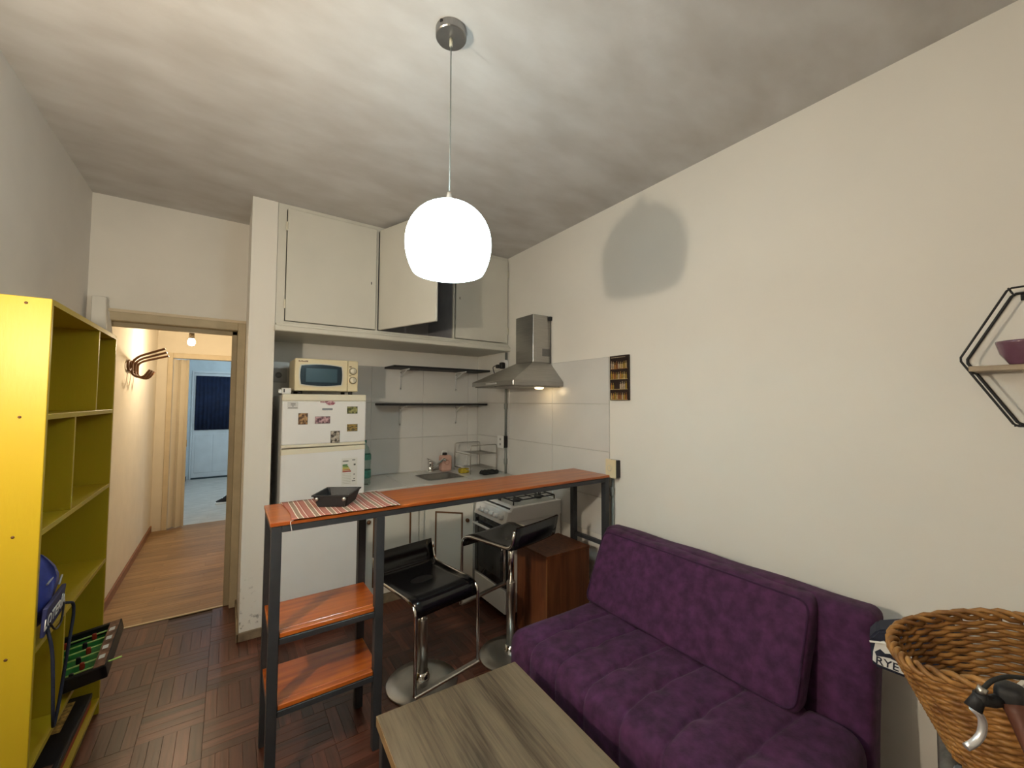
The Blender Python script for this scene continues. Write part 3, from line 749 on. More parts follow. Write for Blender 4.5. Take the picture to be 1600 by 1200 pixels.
cp = bx('control_panel', MX1-.070, MX1, MY, MY+.02, MZ0, MZ1, cream, mw_, .004)
for z in (MZ1-.075, MZ1-.142):
    kn = obj('dial', lathe(BM(), [(0, -.016), (.018, -.016), (.020, -.012), (.0235, -.001), (0, .0)], (MX1-.036, MY, z), 24, 'y'), creamt, cp)
    obj('dial_ring', tube(BM(), [(MX1-.036+.0245*math.cos(a*PI/12), MY-.001, z+.0245*math.sin(a*PI/12)) for a in range(24)], .0016, 5, True), M('dial_ring_brown', (.10, .07, .04), .5), cp)
    obj('grip', box(BM(), MX1-.0385, MX1-.0335, MY-.021, MY-.015, z-.016, z+.016, .001), creamt, kn)
b = BM()
for z in (MZ1-.043, MZ1-.109): box(b, MX1-.062, MX1-.046, MY-.0012, MY+.001, z-.003, z+.003)
obj('dial_legend', b, trimb, cp)

so_ = thing('wall_socket', 'grey wall socket plate behind the microwave beside the pillar', 'socket', (.31, YB-.008, 1.70))
bx('plate', .262, .372, YB-.020, YB-.0095, 1.645, 1.755, M('grey_plate', (.50, .50, .49), .5), so_, .003)
obj('outlet', lathe(BM(), [(0, -.004), (.020, -.004), (.024, .002), (0, .002)], (.315, YB-.020, 1.70), 20, 'y'), M('grey_outlet', (.28, .28, .28), .5), so_)
pg = thing('plug_adapter', 'small white plug adapter on the corner of the fridge top', 'adapter', (.31, 3.15, 1.5405))
bx('body', .293, .350, 3.13, 3.17, 1.5475, 1.588, white, pg, .004); bx('slot', .304, .311, 3.1285, 3.1305, 1.558, 1.580, black, pg); bx('plug', .276, .293, 3.14, 3.16, 1.552, 1.578, white, pg, .003)

# ------------------------------------------------------------------ base cabinets, worktop, sink
bcab = thing('base_cabinet', 'cream base cabinet with brown trimmed door beside the fridge', 'cabinet', (1.07, 3.36, 0))
bx('carcass', .832, 1.300, 3.095, 3.635, .07, .812, cabm, bcab)
bx('plinth', .832, 1.300, 3.085, 3.62, .0005, .07, skirt2, bcab)
def trimframe(x0, x1, z0, z1, y, parent, t=.012):
    b = BM()
    for a in ((x0, x1, z1-t, z1), (x0, x1, z0, z0+t), (x0, x0+t, z0, z1), (x1-t, x1, z0, z1)): box(b, a[0], a[1], y-.006, y+.001, a[2], a[3], .002)
    return obj('trim_frame', b, trimb, parent)
d = bx('door', .840, 1.255, 3.076, 3.094, .075, .800, cabm, bcab, .003); trimframe(.900, 1.190, .14, .690, 3.076, d)
kb = [(0, -.022), (.012, -.022), (.016, -.014), (.010, -.004), (.010, 0), (0, 0)]
obj('knob', lathe(BM(), kb, (.866, 3.076, .62), 16, 'y'), trimb, d)
bx('stile', 1.262, 1.298, 3.076, 3.094, .075, .80, cabm, bcab, .003)
cc = thing('corner_cabinet', 'cream diagonal corner cabinet with brown trimmed door beside the stove', 'cabinet', (1.7, 3.2, 0))
obj('carcass', prism(BM(), [(1.302, 3.635), (1.302, 3.100), (1.602, 2.815), (XR-.012, 2.815), (XR-.012, 3.635)], .07, .715), cabm, cc)
obj('plinth', prism(BM(), [(1.302, 3.62), (1.310, 3.105), (1.61, 2.822), (XR-.014, 2.822), (XR-.014, 3.62)], .0005, .07), skirt2, cc)
A = Vector((1.306, 3.096, 0)); Bp = Vector((1.600, 2.811, 0)); e = (Bp-A).normalized(); nrm = Vector((e.y, -e.x, 0)); LL = (Bp-A).length
def dg(s, t, z): q = A+e*s+nrm*t; return (q.x, q.y, z)
def dbox(bm, s0, s1, t0, t1, z0, z1, bev=0): return hexa(bm, [dg(s0, t1, z0), dg(s1, t1, z0), dg(s1, t0, z0), dg(s0, t0, z0), dg(s0, t1, z1), dg(s1, t1, z1), dg(s1, t0, z1), dg(s0, t0, z1)], bev)
d = obj('door', dbox(BM(), .018, LL-.002, .001, .019, .075, .800, .003), cabm, cc)
b = BM()
for a in ((.10, .325, .628, .640), (.10, .325, .10, .112), (.10, .112, .10, .64), (.313, .325, .10, .64)): dbox(b, a[0], a[1], .019, .025, a[2], a[3], .002)
obj('trim_frame', b, trimb, d)
kq = A+e*.365+nrm*.019
b = BM(); lathe(b, kb, (0, 0, 0), 16, 'y'); b.transform(Matrix.Translation((kq.x, kq.y, .585)) @ Matrix.Rotation(math.atan2(e.y, e.x), 4, 'Z')); obj('knob', b, trimb, d)
wt = thing('worktop', 'white tiled kitchen worktop running into the corner', 'worktop', (1.4, 3.3, .813))
SX0, SX1, SY0, SY1 = 1.375, 1.695, 3.17, 3.46
b = BM(); z0, z1 = .813, .842
prism(b, [(.832, 3.060), (1.30, 3.060), (1.30, SY0), (.832, SY0)], z0, z1); prism(b, [(1.30, 3.060), (1.30, SY0), (XR-.012, SY0), (XR-.012, 2.80), (1.575, 2.80)][::-1], z0, z1)
box(b, .832, SX0, SY0, SY1, z0, z1); box(b, SX1, XR-.012, SY0, SY1, z0, z1); box(b, .832, XR-.012, SY1, YB-.009, z0, z1)
obj('slab', b, grout, wt)
wtile = M('worktop_tile', (.66, .66, .63), .25, var=.03, vs_=4)
def wtl(poly): obj('tile', prism(BM(), poly, .842, .850), wtile, wt)
wtl([(.832, 3.058), (1.150, 3.058), (1.150, YB-.010), (.832, YB-.010)]); wtl([(1.154, 3.058), (1.300, 3.058), (SX0, 2.99), (SX0, YB-.010), (1.154, YB-.010)])
wtl([(SX0+.001, 2.989), (1.575, 2.798), (SX1, 2.798), (SX1, SY0), (SX0+.001, SY0)]); wtl([(SX0+.001, SY1), (SX1, SY1), (SX1, YB-.010), (SX0+.001, YB-.010)])
wtl([(SX1+.003, 2.798), (XR-.010, 2.798), (XR-.010, YB-.010), (SX1+.003, YB-.010)])
sk = thing('sink', 'rectangular stainless steel sink set into the worktop', 'sink', (1.535, 3.315, .72))
def ring_pts(x0, x1, y0, y1, r, z):
    out = []
    for cx, cy, a0 in ((x1-r, y1-r, 0), (x0+r, y1-r, 90), (x0+r, y0+r, 180), (x1-r, y0+r, 270)):
        for k in range(5): a = math.radians(a0+22.5*k); out.append((cx+r*math.cos(a), cy+r*math.sin(a), z))
    return out
b = BM(); rr = [ring_pts(SX0-.012, SX1+.012, SY0-.012, SY1+.012, .03, .8505), ring_pts(SX0+.004, SX1-.004, SY0+.004, SY1-.004, .03, .852), ring_pts(SX0+.010, SX1-.010, SY0+.010, SY1-.010, .035, .845), ring_pts(SX0+.02, SX1-.02, SY0+.02, SY1-.02, .05, .735), ring_pts(SX0+.10, SX1-.10, SY0+.10, SY1-.10, .03, .728)]
rv = [[b.verts.new(p) for p in r] for r in rr]
for A_, B_ in zip(rv, rv[1:]):
    for k in range(20): f = b.faces.new((A_[k], A_[(k+1) % 20], B_[(k+1) % 20], B_[k])); f.smooth = True
b.faces.new(rv[-1]); bmesh.ops.recalc_face_normals(b, faces=b.faces[:])
obj('basin', b, M('sink_steel', (.20, .20, .19), .45, metal=.6, var=.1), sk); obj('drain', lathe(BM(), [(0, .7295), (.03, .7295), (.033, .7285)], (1.535, 3.315, 0), 20), chromed, sk)
fc = thing('faucet', 'chrome single-lever faucet behind the sink', 'faucet', (1.56, 3.57, .85))
obj('body', lathe(BM(), [(0, .8505), (.030, .8505), (.030, .858), (.022, .862), (.022, .915), (.026, .925), (.024, .945), (0, .952)], (1.56, 3.57, 0), 20), chrome, fc)
obj('spout', tube(BM(), bend([(1.56, 3.57, .875), (1.60, 3.50, .925), (1.635, 3.44, .975), (1.645, 3.425, .965)], .02), .012, 10), chrome, fc)
obj('lever', tube(BM(), [(1.56, 3.57, .945), (1.552, 3.60, .962), (1.55, 3.615, .965)], .007, 8), chrome, fc)
jg = thing('soap_jug', 'pink plastic jug with dark cap behind the faucet', 'jug', (1.69, 3.53, .85))
obj('body', rbox(BM(), (1.640, 3.485, .8505), (1.745, 3.575, 1.000), .022, (3, 3, 4)), pinkp, jg)
obj('cap', lathe(BM(), [(0, .998), (.022, .998), (.022, 1.018), (.018, 1.022), (0, 1.022)], (1.685, 3.53, 0), 16), black, jg)
obj('handle', tube(BM(), bend([(1.70, 3.53, .995), (1.715, 3.53, 1.03), (1.66, 3.53, 1.045), (1.655, 3.53, .99)], .02), .005, 8), whitep, jg)
obj('emblem', tube(BM(), [(1.690+.022*math.cos(a*PI/8), 3.4835, .935+.020*math.sin(a*PI/8)) for a in range(16)], .002, 5, True), M('pink_dark', (.45, .20, .16), .5), jg)
# dish rack
dk = thing('dish_rack', 'two-tier chrome wire dish rack in the worktop corner', 'dish rack', (1.93, 3.4, .85))
ra = [(1.782, 3.46), (2.03, 3.585), (2.085, 3.235), (1.84, 3.13)]
FLn, BLn, BRn, FRn = [Vector((x, y, 0)) for x, y in ((1.785, 3.44), (2.055, 3.58), (2.085, 3.22), (1.86, 3.10))]
FLn, BLn, BRn, FRn = Vector((1.785, 3.46, 0)), Vector((1.985, 3.60, 0)), Vector((2.085, 3.36, 0)), Vector((2.075, 3.225, 0))
def rk(x, y, z): return (x, y, z)
rx0, rx1, ry0, ry1 = 1.80, 2.075, 3.235, 3.545
for y in (ry0, ry1):
    obj('end_hoop', tube(BM(), bend([rk(rx0, y, .8515), rk(rx0, y, 1.105), rk(rx1, y, 1.105), rk(rx1, y, .8515)], .025), .0045, 8), chromed, dk)
for z in (.885, 1.02):
    obj('rail', tube(BM(), bend([rk(rx0, ry0, z), rk(rx0, ry1, z)], .01), .004, 6), chromed, dk); obj('rail', tube(BM(), bend([rk(rx1, ry0, z), rk(rx1, ry1, z)], .01), .004, 6), chromed, dk)
    b = BM()
    for k in range(9): y = ry0+.02+(ry1-ry0-.04)*k/8; tube(b, [rk(rx0, y, z), rk(rx1, y, z)], .0022, 5)
    obj('wire_shelf', b, chromed, dk)
sp_ = obj('sponge', rbox(BM(), (1.745, 3.315, .8505), (1.835, 3.375, .892), .012, (3, 3, 2)), spongem); tag(sp_, 'yellow sponge lying between the sink and the dish rack', 'sponge')
def cl(p, n): return .006*math.sin(p.x*90)+.006*math.sin(p.y*70+1)
ct = obj('dish_cloth', rbox(BM(), (1.87, 3.12, .852), (2.03, 3.215, .884), .013, (8, 6, 2), lambda p, n: cl(p, n) if p.z > .865 else 0), clothm); tag(ct, 'crumpled black dish cloth in front of the dish rack', 'cloth')
bt = thing('plastic_bottle', 'tall clear teal plastic bottle beside the fridge', 'bottle', (.888, 3.30, .85))
obj('body', lathe(BM(), [(0, .8505), (.046, .8505), (.050, .862), (.047, .90), (.050, .94), (.047, .985), (.050, 1.03), (.046, 1.09), (.030, 1.14), (.014, 1.165), (.014, 1.178), (0, 1.178)], (.888, 3.30, 0), 24), teal, bt)
obj('label', lathe(BM(), [(.0515, .905), (.0515, .965)], (.888, 3.30, 0), 24), tealsol, bt); obj('label', lathe(BM(), [(.0515, 1.045), (.0505, 1.085)], (.888, 3.30, 0), 24), tealsol, bt)
obj('cap', lathe(BM(), [(0, 1.178), (.016, 1.178), (.016, 1.196), (0, 1.196)], (.888, 3.30, 0), 16), tealsol, bt)

# wall shelves
def wshelf(z, label, x0, yf):
    s = thing('wall_shelf', label, 'shelf', (1.6, YB-.008, z), 0, 'black shelves on the kitchen wall')
    bx('board', x0, 2.085, yf, YB-.012, z-.018, z, blackmat, s, .002)
    for x in (1.288, 1.848):
        br = obj('bracket', tube(BM(), bend([(x, YB-.014, z-.20), (x, YB-.014, z-.024), (x, yf+.05, z-.024)], .012), .006, 6), white, s)
        obj('brace', tube(BM(), [(x, YB-.016, z-.085), (x, yf+.11, z-.028)], .004, 6), white, br)
        for dz in (.045, .19): obj('screw', lathe(BM(), [(0, -.004), (.005, -.004), (.006, 0), (0, 0)], (x-.002, YB-.021, z-dz), 8, 'y'), nickel, br)
wshelf(1.808, 'upper black wall shelf on white brackets above the sink', 1.138, 3.375)
wshelf(1.484, 'lower black wall shelf on white brackets above the sink', 1.062, 3.42)

# ------------------------------------------------------------------ stove, hood
TX0, TX1, TY0, TY1 = 1.592, 2.095, 2.36, 2.79
stv = thing('gas_stove', 'white gas stove with black glass oven door under the hood', 'stove', (1.84, 2.57, 0))
bx('body', TX0+.03, TX1, TY0, TY1, .04, .66, white, stv, .004)
for x in (TX0+.07, TX1-.05):
    for y in (TY0+.05, TY1-.05): obj('foot', lathe(BM(), [(0, .0005), (.016, .0005), (.016, .041), (0, .041)], (x, y, 0), 10), black, stv)
obj('cooktop', prism(BM(), [(TX0+.052, .752), (TX0+.040, .735), (TX0+.028, .658), (TX1, .658), (TX1, .764), (TX0+.060, .764)], TY0-.006, TY1+.006, 'y', .004), white, stv)
cpn = obj('control_panel', hexa(BM(), [(TX0-.004, TY0-.004, .645), (TX0+.03, TY0-.004, .645), (TX0+.03, TY1+.004, .645), (TX0-.004, TY1+.004, .645), (TX0+.020, TY0-.004, .736), (TX0+.044, TY0-.004, .736), (TX0+.044, TY1+.004, .736), (TX0+.020, TY1+.004, .736)], .003), white, stv)
for k in range(6):
    y = TY0+.055+.062*k
    b = BM(); lathe(b, [(0, -.030), (.014, -.030), (.016, -.020), (.018, 0), (0, 0)], (0, 0, 0), 16, 'x'); b.transform(Matrix.Translation((TX0+.006, y, .690)) @ Matrix.Rotation(math.radians(15), 4, 'Y')); obj('knob', b, white, cpn)
bx('panel_gap', TX0+.047, TX0+.053, TY0+.02, TY1-.02, .744, .756, black, stv)
od_ = bx('oven_door', TX0, TX0+.03, TY0+.004, TY1-.004, .215, .640, glassd, stv, .004)
obj('handle', tube(BM(), [(TX0-.028, TY0+.05, .585), (TX0-.028, TY1-.03, .585)], .009, 10), white, od_)
for y in (TY0+.07, TY1-.05): obj('handle_mount', tube(BM(), [(TX0, y, .585), (TX0-.028, y, .585)], .007, 8), white, od_)
bx('window', TX0-.002, TX0+.002, TY0+.06, TY1-.06, .27, .52, M('oven_window', (.03, .032, .035), .15, var=.2), od_)
bx('drawer', TX0, TX0+.03, TY0+.004, TY1-.004, .045, .205, white, stv, .004)
bx('hob_plate', TX0+.085, TX1-.03, TY0+.02, TY1-.02, .764, .768, M('hob_glass', (.52, .53, .50), .2), stv, .001)
for cx, cy in ((TX0+.18, TY0+.12), (TX0+.38, TY0+.12), (TX0+.18, TY1-.12), (TX0+.38, TY1-.12)):
    bu = obj('burner', lathe(BM(), [(0, .785), (.030, .785), (.033, .778), (.026, .768), (0, .768)], (cx, cy, 0), 18), M('burner_cap', (.05, .05, .05), .5), stv)
for cy in (TY0+.12, TY1-.12):
    b = BM(); x0, x1 = TX0+.09, TX1-.035
    tube(b, bend([(x0, cy-.085, .797), (x1, cy-.085, .797), (x1, cy+.085, .797), (x0, cy+.085, .797), (x0, cy-.085, .797)], .01), .005, 6)
    for x in (x0+.085, x0+.285): tube(b, [(x, cy-.085, .797), (x, cy+.085, .797)], .004, 6)
    tube(b, [((x0+x1)/2, cy-.085, .797), ((x0+x1)/2, cy+.085, .797)], .004, 6); tube(b, [(x0, cy, .797), (x1, cy, .797)], .004, 6)
    for x in (x0, x1):
        for y in (cy-.085, cy+.085): tube(b, [(x, y, .797), (x, y, .7685)], .005, 6)
    obj('pan_support', b, blackmat, stv)

hd = thing('range_hood', 'stainless steel chimney range hood on the right wall', 'hood', (XR, 2.62, 1.6))
HXF, HY0, HY1_ = 1.630, 2.333, 2.918; CX, CY0, CY1 = 1.928, 2.490, 2.722
cb = HXF
bx('canopy_rim', HXF, XR-.010, HY0, HY1_, 1.620, 1.656, stain, hd, .003)
hcp = [(HXF+.004, HY0+.004, 1.656), (XR-.010, HY0+.004, 1.656), (XR-.010, HY1_-.004, 1.656), (HXF+.004, HY1_-.004, 1.656), (CX, CY0, 1.812), (XR-.010, CY0, 1.812), (XR-.010, CY1, 1.812), (CX, CY1, 1.812)]
obj('canopy', hexa(BM(), hcp), stain, hd)
cy_ = bx('chimney', CX, XR-.003, CY0, CY1, 1.812, 2.186, stain, hd, .002)
b = BM()
for k in range(11): box(b, 2.020+.0068*k, 2.0235+.0068*k, CY0-.0012, CY0+.001, 1.862, 1.922)
obj('vent_slots', b, M('slot_dark', (.10, .10, .10), .6), cy_)
obj('underside', box(BM(), HXF+.02, XR-.03, HY0+.02, HY1_-.02, 1.612, 1.621), M('filter_grey', (.30, .29, .27), .45, metal=.7, var=.2, vs_=60), hd)
obj('button_strip', box(BM(), HXF-.002, HXF+.002, 2.55, 2.70, 1.632, 1.644, .0006), M('pale_buttons', (.62, .62, .60), .3, metal=.5), hd)
obj('lamp_lens', lathe(BM(), [(0, 1.600), (.030, 1.602), (.036, 1.612), (0, 1.612)], (1.98, 2.48, 0), 20), hoodbulb, hd)
obj('cable_clip', box(BM(), XR-.030, XR-.004, CY0-.020, CY0-.001, 2.150, 2.182, .003), black, hd)
obj('cable', tube(BM(), bend([(XR-.017, CY0-.012, 2.155), (XR-.016, CY0-.010, 2.12), (XR-.008, CY0-.006, 1.81)], .01), .003, 6), black, hd)
point('hood_light', (1.98, 2.48, 1.585), .18, (1.0, .72, .38), .03, hd)

# ------------------------------------------------------------------ conduits and sockets on the right wall
c1 = thing('conduit_pipe', 'grey metal conduit running down the tiles behind the hood', 'pipe', (XR, 3.104, .86))
xw = XR-.021
obj('tube', tube(BM(), [(xw, 3.104, .852), (xw, 3.104, 1.09)], .011, 10), greymet, c1); obj('tube', tube(BM(), [(xw, 3.104, 1.185), (xw, 3.104, 1.955)], .011, 10), greymet, c1)
for z in (.96, 1.46): obj('coupling', lathe(BM(), [(.011, -.03), (.016, -.02), (.017, .02), (.011, .03)], (xw, 3.104, z), 14), greymet, c1)
s1 = thing('wall_socket', 'white socket with black side box on the conduit above the worktop', 'socket', (XR, 3.14, 1.137))
bx('box', XR-.052, XR-.0085, 3.088, 3.165, 1.085, 1.190, black, s1, .003); bx('plate', XR-.060, XR-.052, 3.086, 3.185, 1.080, 1.195, white, s1, .003)
for z in (1.115, 1.16): obj('outlet', lathe(BM(), [(0, -.002), (.010, -.002), (.012, .001), (0, .001)], (XR-.060, 3.135, z), 14, 'x'), M('socket_grey', (.30, .30, .30), .5), s1)
s2 = thing('wall_socket', 'white socket with black plug and lead beside the hood', 'socket', (XR, 3.13, 1.83))
bx('box', XR-.050, XR-.0085, 3.085, 3.165, 1.775, 1.885, white, s2, .003); obj('plug', rbox(BM(), (XR-.095, 3.065, 1.800), (XR-.050, 3.115, 1.860), .014, (2, 2, 2)), black, s2)
obj('lead', tube(BM(), bend([(XR-.05, 3.16, 1.83), (XR-.085, 3.20, 1.835), (XR-.09, 3.225, 1.82), (XR-.06, 3.225, 1.74), (XR-.03, 3.10, 1.70)], .02), .004, 6), black, s2)
obj('inlet', rbox(BM(), (XR-.075, 3.165, 1.812), (XR-.040, 3.205, 1.848), .010, (1, 1, 1)), black, s2)
c2 = thing('conduit_pipe', 'grey metal conduit below the cream socket next to the sofa', 'pipe', (XR, 1.850, 0))
obj('tube', tube(BM(), [(XR-.013, 1.850, .001), (XR-.013, 1.850, 1.011)], .011, 10), greymet, c2)
for z in (.915, .60): obj('coupling', lathe(BM(), [(.011, -.03), (.017, -.02), (.018, .02), (.011, .03)], (XR-.0195, 1.850, z), 14), greymet, c2)
s3 = thing('wall_socket', 'cream socket on a black box at the end of the bar', 'socket', (XR, 1.85, 1.07))
bx('box', XR-.046, XR-.001, 1.793, 1.870, 1.012, 1.124, black, s3, .003); bx('plate', XR-.058, XR-.046, 1.789, 1.872, 1.010, 1.130, cream, s3, .003)
obj('outlet', lathe(BM(), [(0, .004), (.012, .004), (.018, -.003), (.020, .001), (0, .001)], (XR-.058, 1.838, 1.072), 18, 'x'), M('socket_ivory', (.60, .57, .45), .4), s3)

# ------------------------------------------------------------------ bottle picture
pc = thing('bottle_picture', 'narrow dark picture of bottle shelves on the right wall', 'picture', (XR, 1.788, 1.66))
bx('panel', XR-.016, XR-.001, 1.709, 1.867, 1.514, 1.809, M('dark_frame', (.018, .008, .006), .4, var=.2), pc, .002)
amb = [M('amber_%d' % k, c, .5, var=.3, vs_=80) for k, c in enumerate(((.42, .20, .045), (.50, .36, .16), (.26, .10, .03), (.42, .34, .24), (.34, .22, .03)))]
b = BM()
def pq(y0, y1, z0, z1, mi):
    vs1 = [b.verts.new((XR-.0165, y, z)) for y, z in ((y0, z0), (y0, z1), (y1, z1), (y1, z0))]; f = b.faces.new(vs1); f.material_index = mi
for r_, z0 in enumerate((1.520, 1.588, 1.655, 1.722)):
    pq(1.718, 1.862, z0-.003, z0, 1 if r_ < 3 else 2)
    for k in range(9):
        if r_ == 1 and 4 <= k <= 6: continue
        y = 1.724+.0152*k; mi = random.randrange(5); h = .026+.012*random.random()
        pq(y, y+.011, z0, z0+h, mi); pq(y+.0035, y+.0075, z0+h, z0+h+.014, mi)
pq(1.735, 1.855, 1.795, 1.798, 3)
obj('print', b, amb, pc)

# ------------------------------------------------------------------ breakfast bar
BX0, BX1, BY0, BY1 = .150, 2.035, 1.825, 2.153
bar = thing('breakfast_bar', 'long narrow breakfast bar of red wood on black steel legs', 'bar table', (1.09, 1.99, 0))
obj('top_board', box(BM(), BX0-.004, BX1+.002, BY0-.003, BY1+.003, 1.016, 1.031, .002), barwood, bar)
s = .036
for y0, y1 in ((BY0, BY0+s), (BY1-s, BY1)): bx('top_rail', BX0+s, BX1-s, y0, y1, .990, 1.0155, steel, bar, .002)
for x0, x1 in ((BX0, BX0+s), (BX1-s, BX1)): bx('end_rail', x0, x1, BY0+s, BY1-s, .990, 1.0155, steel, bar, .002)
XM = .560
for x0 in (BX0, XM-.010, BX1-s):
    for y0 in (BY0, BY1-s): bx('leg', x0, x0+s, y0, y0+s, .001, .990 if x0 == XM-.010 else 1.0155, steel, bar, .002)
for z in (.605, .335):
    for y0 in (BY0+.004, BY1-s+.008): bx('shelf_rail', BX0+s, XM-.010, y0, y0+.024, z-.044, z-.020, steel, bar, .002)
    for x0 in (BX0+.006, XM-.004): bx('shelf_rail', x0, x0+.024, BY0+s, BY1-s, z-.044, z-.020, steel, bar, .002)
    bx('shelf', BX0+.006, XM+.018, BY0+s+.001, BY1-s-.001, z-.018, z, barwood, bar, .002)
    bx('shelf_front', BX0+s+.002, XM-.012, BY0+.006, BY0+s, z-.018, z, barwood, bar, .002)
bx('foot_rail', BX1-s+.006, BX1-.006, BY0+s, BY1-s, .578, .602, steel, bar, .002)

pm = thing('placemat', 'red and olive striped cloth placemat with white lines on bar', 'placemat', (.22, 1.83, 1.031))
b = BM(); n = 26; pts = []
for i in range(n+1):
    row = []
    for j in range(9):
        x = .216+.434*i/n; y = 1.812+.345*j/8
        z = 1.0325+.0012*math.sin(x*70)*math.sin(y*30+1) + (.003*max(0, 1-(j)/1.5)) 
        row.append(b.verts.new((x+.008*math.sin(j*.5), y, z+.0008)))
    pts.append(row)
for i in range(n):
    for j in range(8): f = b.faces.new((pts[i][j], pts[i+1][j], pts[i+1][j+1], pts[i][j+1])); f.smooth = True
mo = obj('cloth', b, stripem, pm); md = mo.modifiers.new('thick', 'SOLIDIFY'); md.thickness = .0018; md.offset = 1
for i, (fx, fy) in enumerate(((.222, 1.806),)): obj('thread', tube(BM(), bend([(fx, fy, 1.035), (fx-.012, fy-.008, 1.036), (fx-.004, fy-.018, .985)], .01), .0012, 5), whitep, pm)

ty = thing('black_tray', 'small square black flared dish on the striped placemat', 'dish', (.422, 2.0, 1.036), math.radians(-31))
b = BM(); rr = []
for hx, hy, z in ((.062, .070, .001), (.076, .086, .048), (.079, .089, .048), (.080, .090, .054), (.071, .081, .054), (.056, .064, .008)):
    rr.append([b.verts.new((a*hx, c*hy, z)) for a, c in ((-1, -1), (1, -1), (1, 1), (-1, 1))])
for A_, B_ in zip(rr, rr[1:]):
    for k in range(4): b.faces.new((A_[k], A_[(k+1) % 4], B_[(k+1) % 4], B_[k]))
b.faces.new(rr[0][::-1]); b.faces.new(rr[-1])
bmesh.ops.bevel(b, geom=[e for e in b.edges if abs(e.verts[0].co.z-e.verts[1].co.z) > .02], offset=.006, segments=2, affect='EDGES')
obj('dish', b, M('black_ceramic', (.014, .014, .016), .6), ty, False)
for sx_ in (-1, 1):
    b = BM(); lathe(b, [(0, -.010), (.008, -.010), (.009, 0), (0, .0)], (sx_*.058, -.083, .038), 12, 'y'); obj('stud', b, chromed, ty, False)
    b = BM(); lathe(b, [(0, -.010), (.008, -.010), (.009, 0), (0, .0)], (sx_*.058, .092, .038), 12, 'y'); obj('stud', b, chromed, ty, False)

# ------------------------------------------------------------------ bar stools
def stool(p, rz, zs, label, foot=.42):
    t = thing('bar_stool', label, 'stool', (*p, 0), rz, 'black bar stools at the breakfast bar')
    obj('base_plate', lathe(BM(), [(0, .0005), (.186, .0005), (.188, .004), (.184, .009), (.12, .016), (.05, .024), (0, .026)], (0, 0, 0), 48), chromed, t, False)
    obj('collar', lathe(BM(), [(.0, .024), (.040, .024), (.040, .034), (.034, .040), (.034, .060), (0, .060)], (0, 0, 0), 24), chrome, t, False)
    zm = zs*.60
    obj('column', lathe(BM(), [(0, .055), (.027, .055), (.027, zm), (.024, zm+.006), (0, zm+.006)], (0, 0, 0), 20), chromed, t, False)
    obj('piston', lathe(BM(), [(0, zm), (.019, zm), (.019, zs-.03), (0, zs-.03)], (0, 0, 0), 20), chrome, t, False)
    obj('seat_mount', box(BM(), -.075, .075, -.09, .09, zs-.035, zs-.014, .004), black, t, False)
    lv = obj('lift_lever', tube(BM(), bend([(.03, .02, zs-.028), (.13, .05, zs-.035), (.14, .055, zs-.055)], .015), .004, 6), chromed, t, False)
    obj('lever_grip', lathe(BM(), [(0, -.06), (.013, -.058), (.009, -.01), (.004, .0), (0, .0)], (.14, .055, zs-.05), 10), black, lv, False)
    W = .185
    prof = bend([(0, .205, zs+.118), (0, .180, zs+.004), (0, .165, zs-.004), (0, 0, zs-.010), (0, -.165, zs+.002), (0, -.215, zs-.012), (0, -.228, zs-.075)], .045, 6)
    b = BM(); th = .011; L_ = []
    for i, q in enumerate(prof):
        tt = (prof[min(i+1, len(prof)-1)]-prof[max(i-1, 0)]).normalized(); nn = Vector((0, tt.z, -tt.y))
        if nn.z < 0 and i > 5: nn = -nn
        nn = Vector((0, -tt.z, tt.y)); nn = -nn if nn.z < 0 or (abs(nn.z) < .3 and nn.y > 0 and i < 5) else nn
        row = []
        for k in range(9):
            x = -W+2*W*k/8; dip = .006*(1-(x/W)**2)
            row.append((q+Vector((x, 0, 0))-nn*dip, q+Vector((x, 0, 0))-nn*(dip+th)))
        L_.append([(b.verts.new(u), b.verts.new(v)) for u, v in row])
    for r0_, r1_ in zip(L_, L_[1:]):
        for k in range(8):
            for s_ in (0, 1):
                f = b.faces.new((r0_[k][s_], r0_[k+1][s_], r1_[k+1][s_], r1_[k][s_])); f.smooth = True
        for k in (0, 8): b.faces.new((r0_[k][0], r1_[k][0], r1_[k][1], r0_[k][1]))
    for r_ in (L_[0], L_[-1]):
        for k in range(8): b.faces.new((r_[k][0], r_[k+1][0], r_[k+1][1], r_[k][1]))
    bmesh.ops.recalc_face_normals(b, faces=b.faces[:])
    obj('seat_shell', b, blackgl, t, False)
    zf = zs-foot
    for s_ in (-1, 1):
        path = [(s_*(W+.004), .196, zs+.10), (s_*(W+.004), .176, zs-.004), (s_*(W+.004), -.17, zs-.008), (s_*(W+.004), -.225, zs-.03), (s_*(W+.004), -.232, zs-.10), (s_*(W+.004), -.232, zf)]
        obj('side_tube', tube(BM(), bend(path, .05, 6), .0085, 8), chrome, t, False)
    obj('footrest', box(BM(), -W-.010, W+.010, -.246, -.216, zf-.008, zf+.008, .004), chromed, t, False)
    return t
stool((.895, 2.118), math.radians(10), .552, 'lower black and chrome bar stool facing the coffee table')
stool((1.425, 2.052), math.radians(193), .705, 'higher black and chrome bar stool with its back to the sofa')

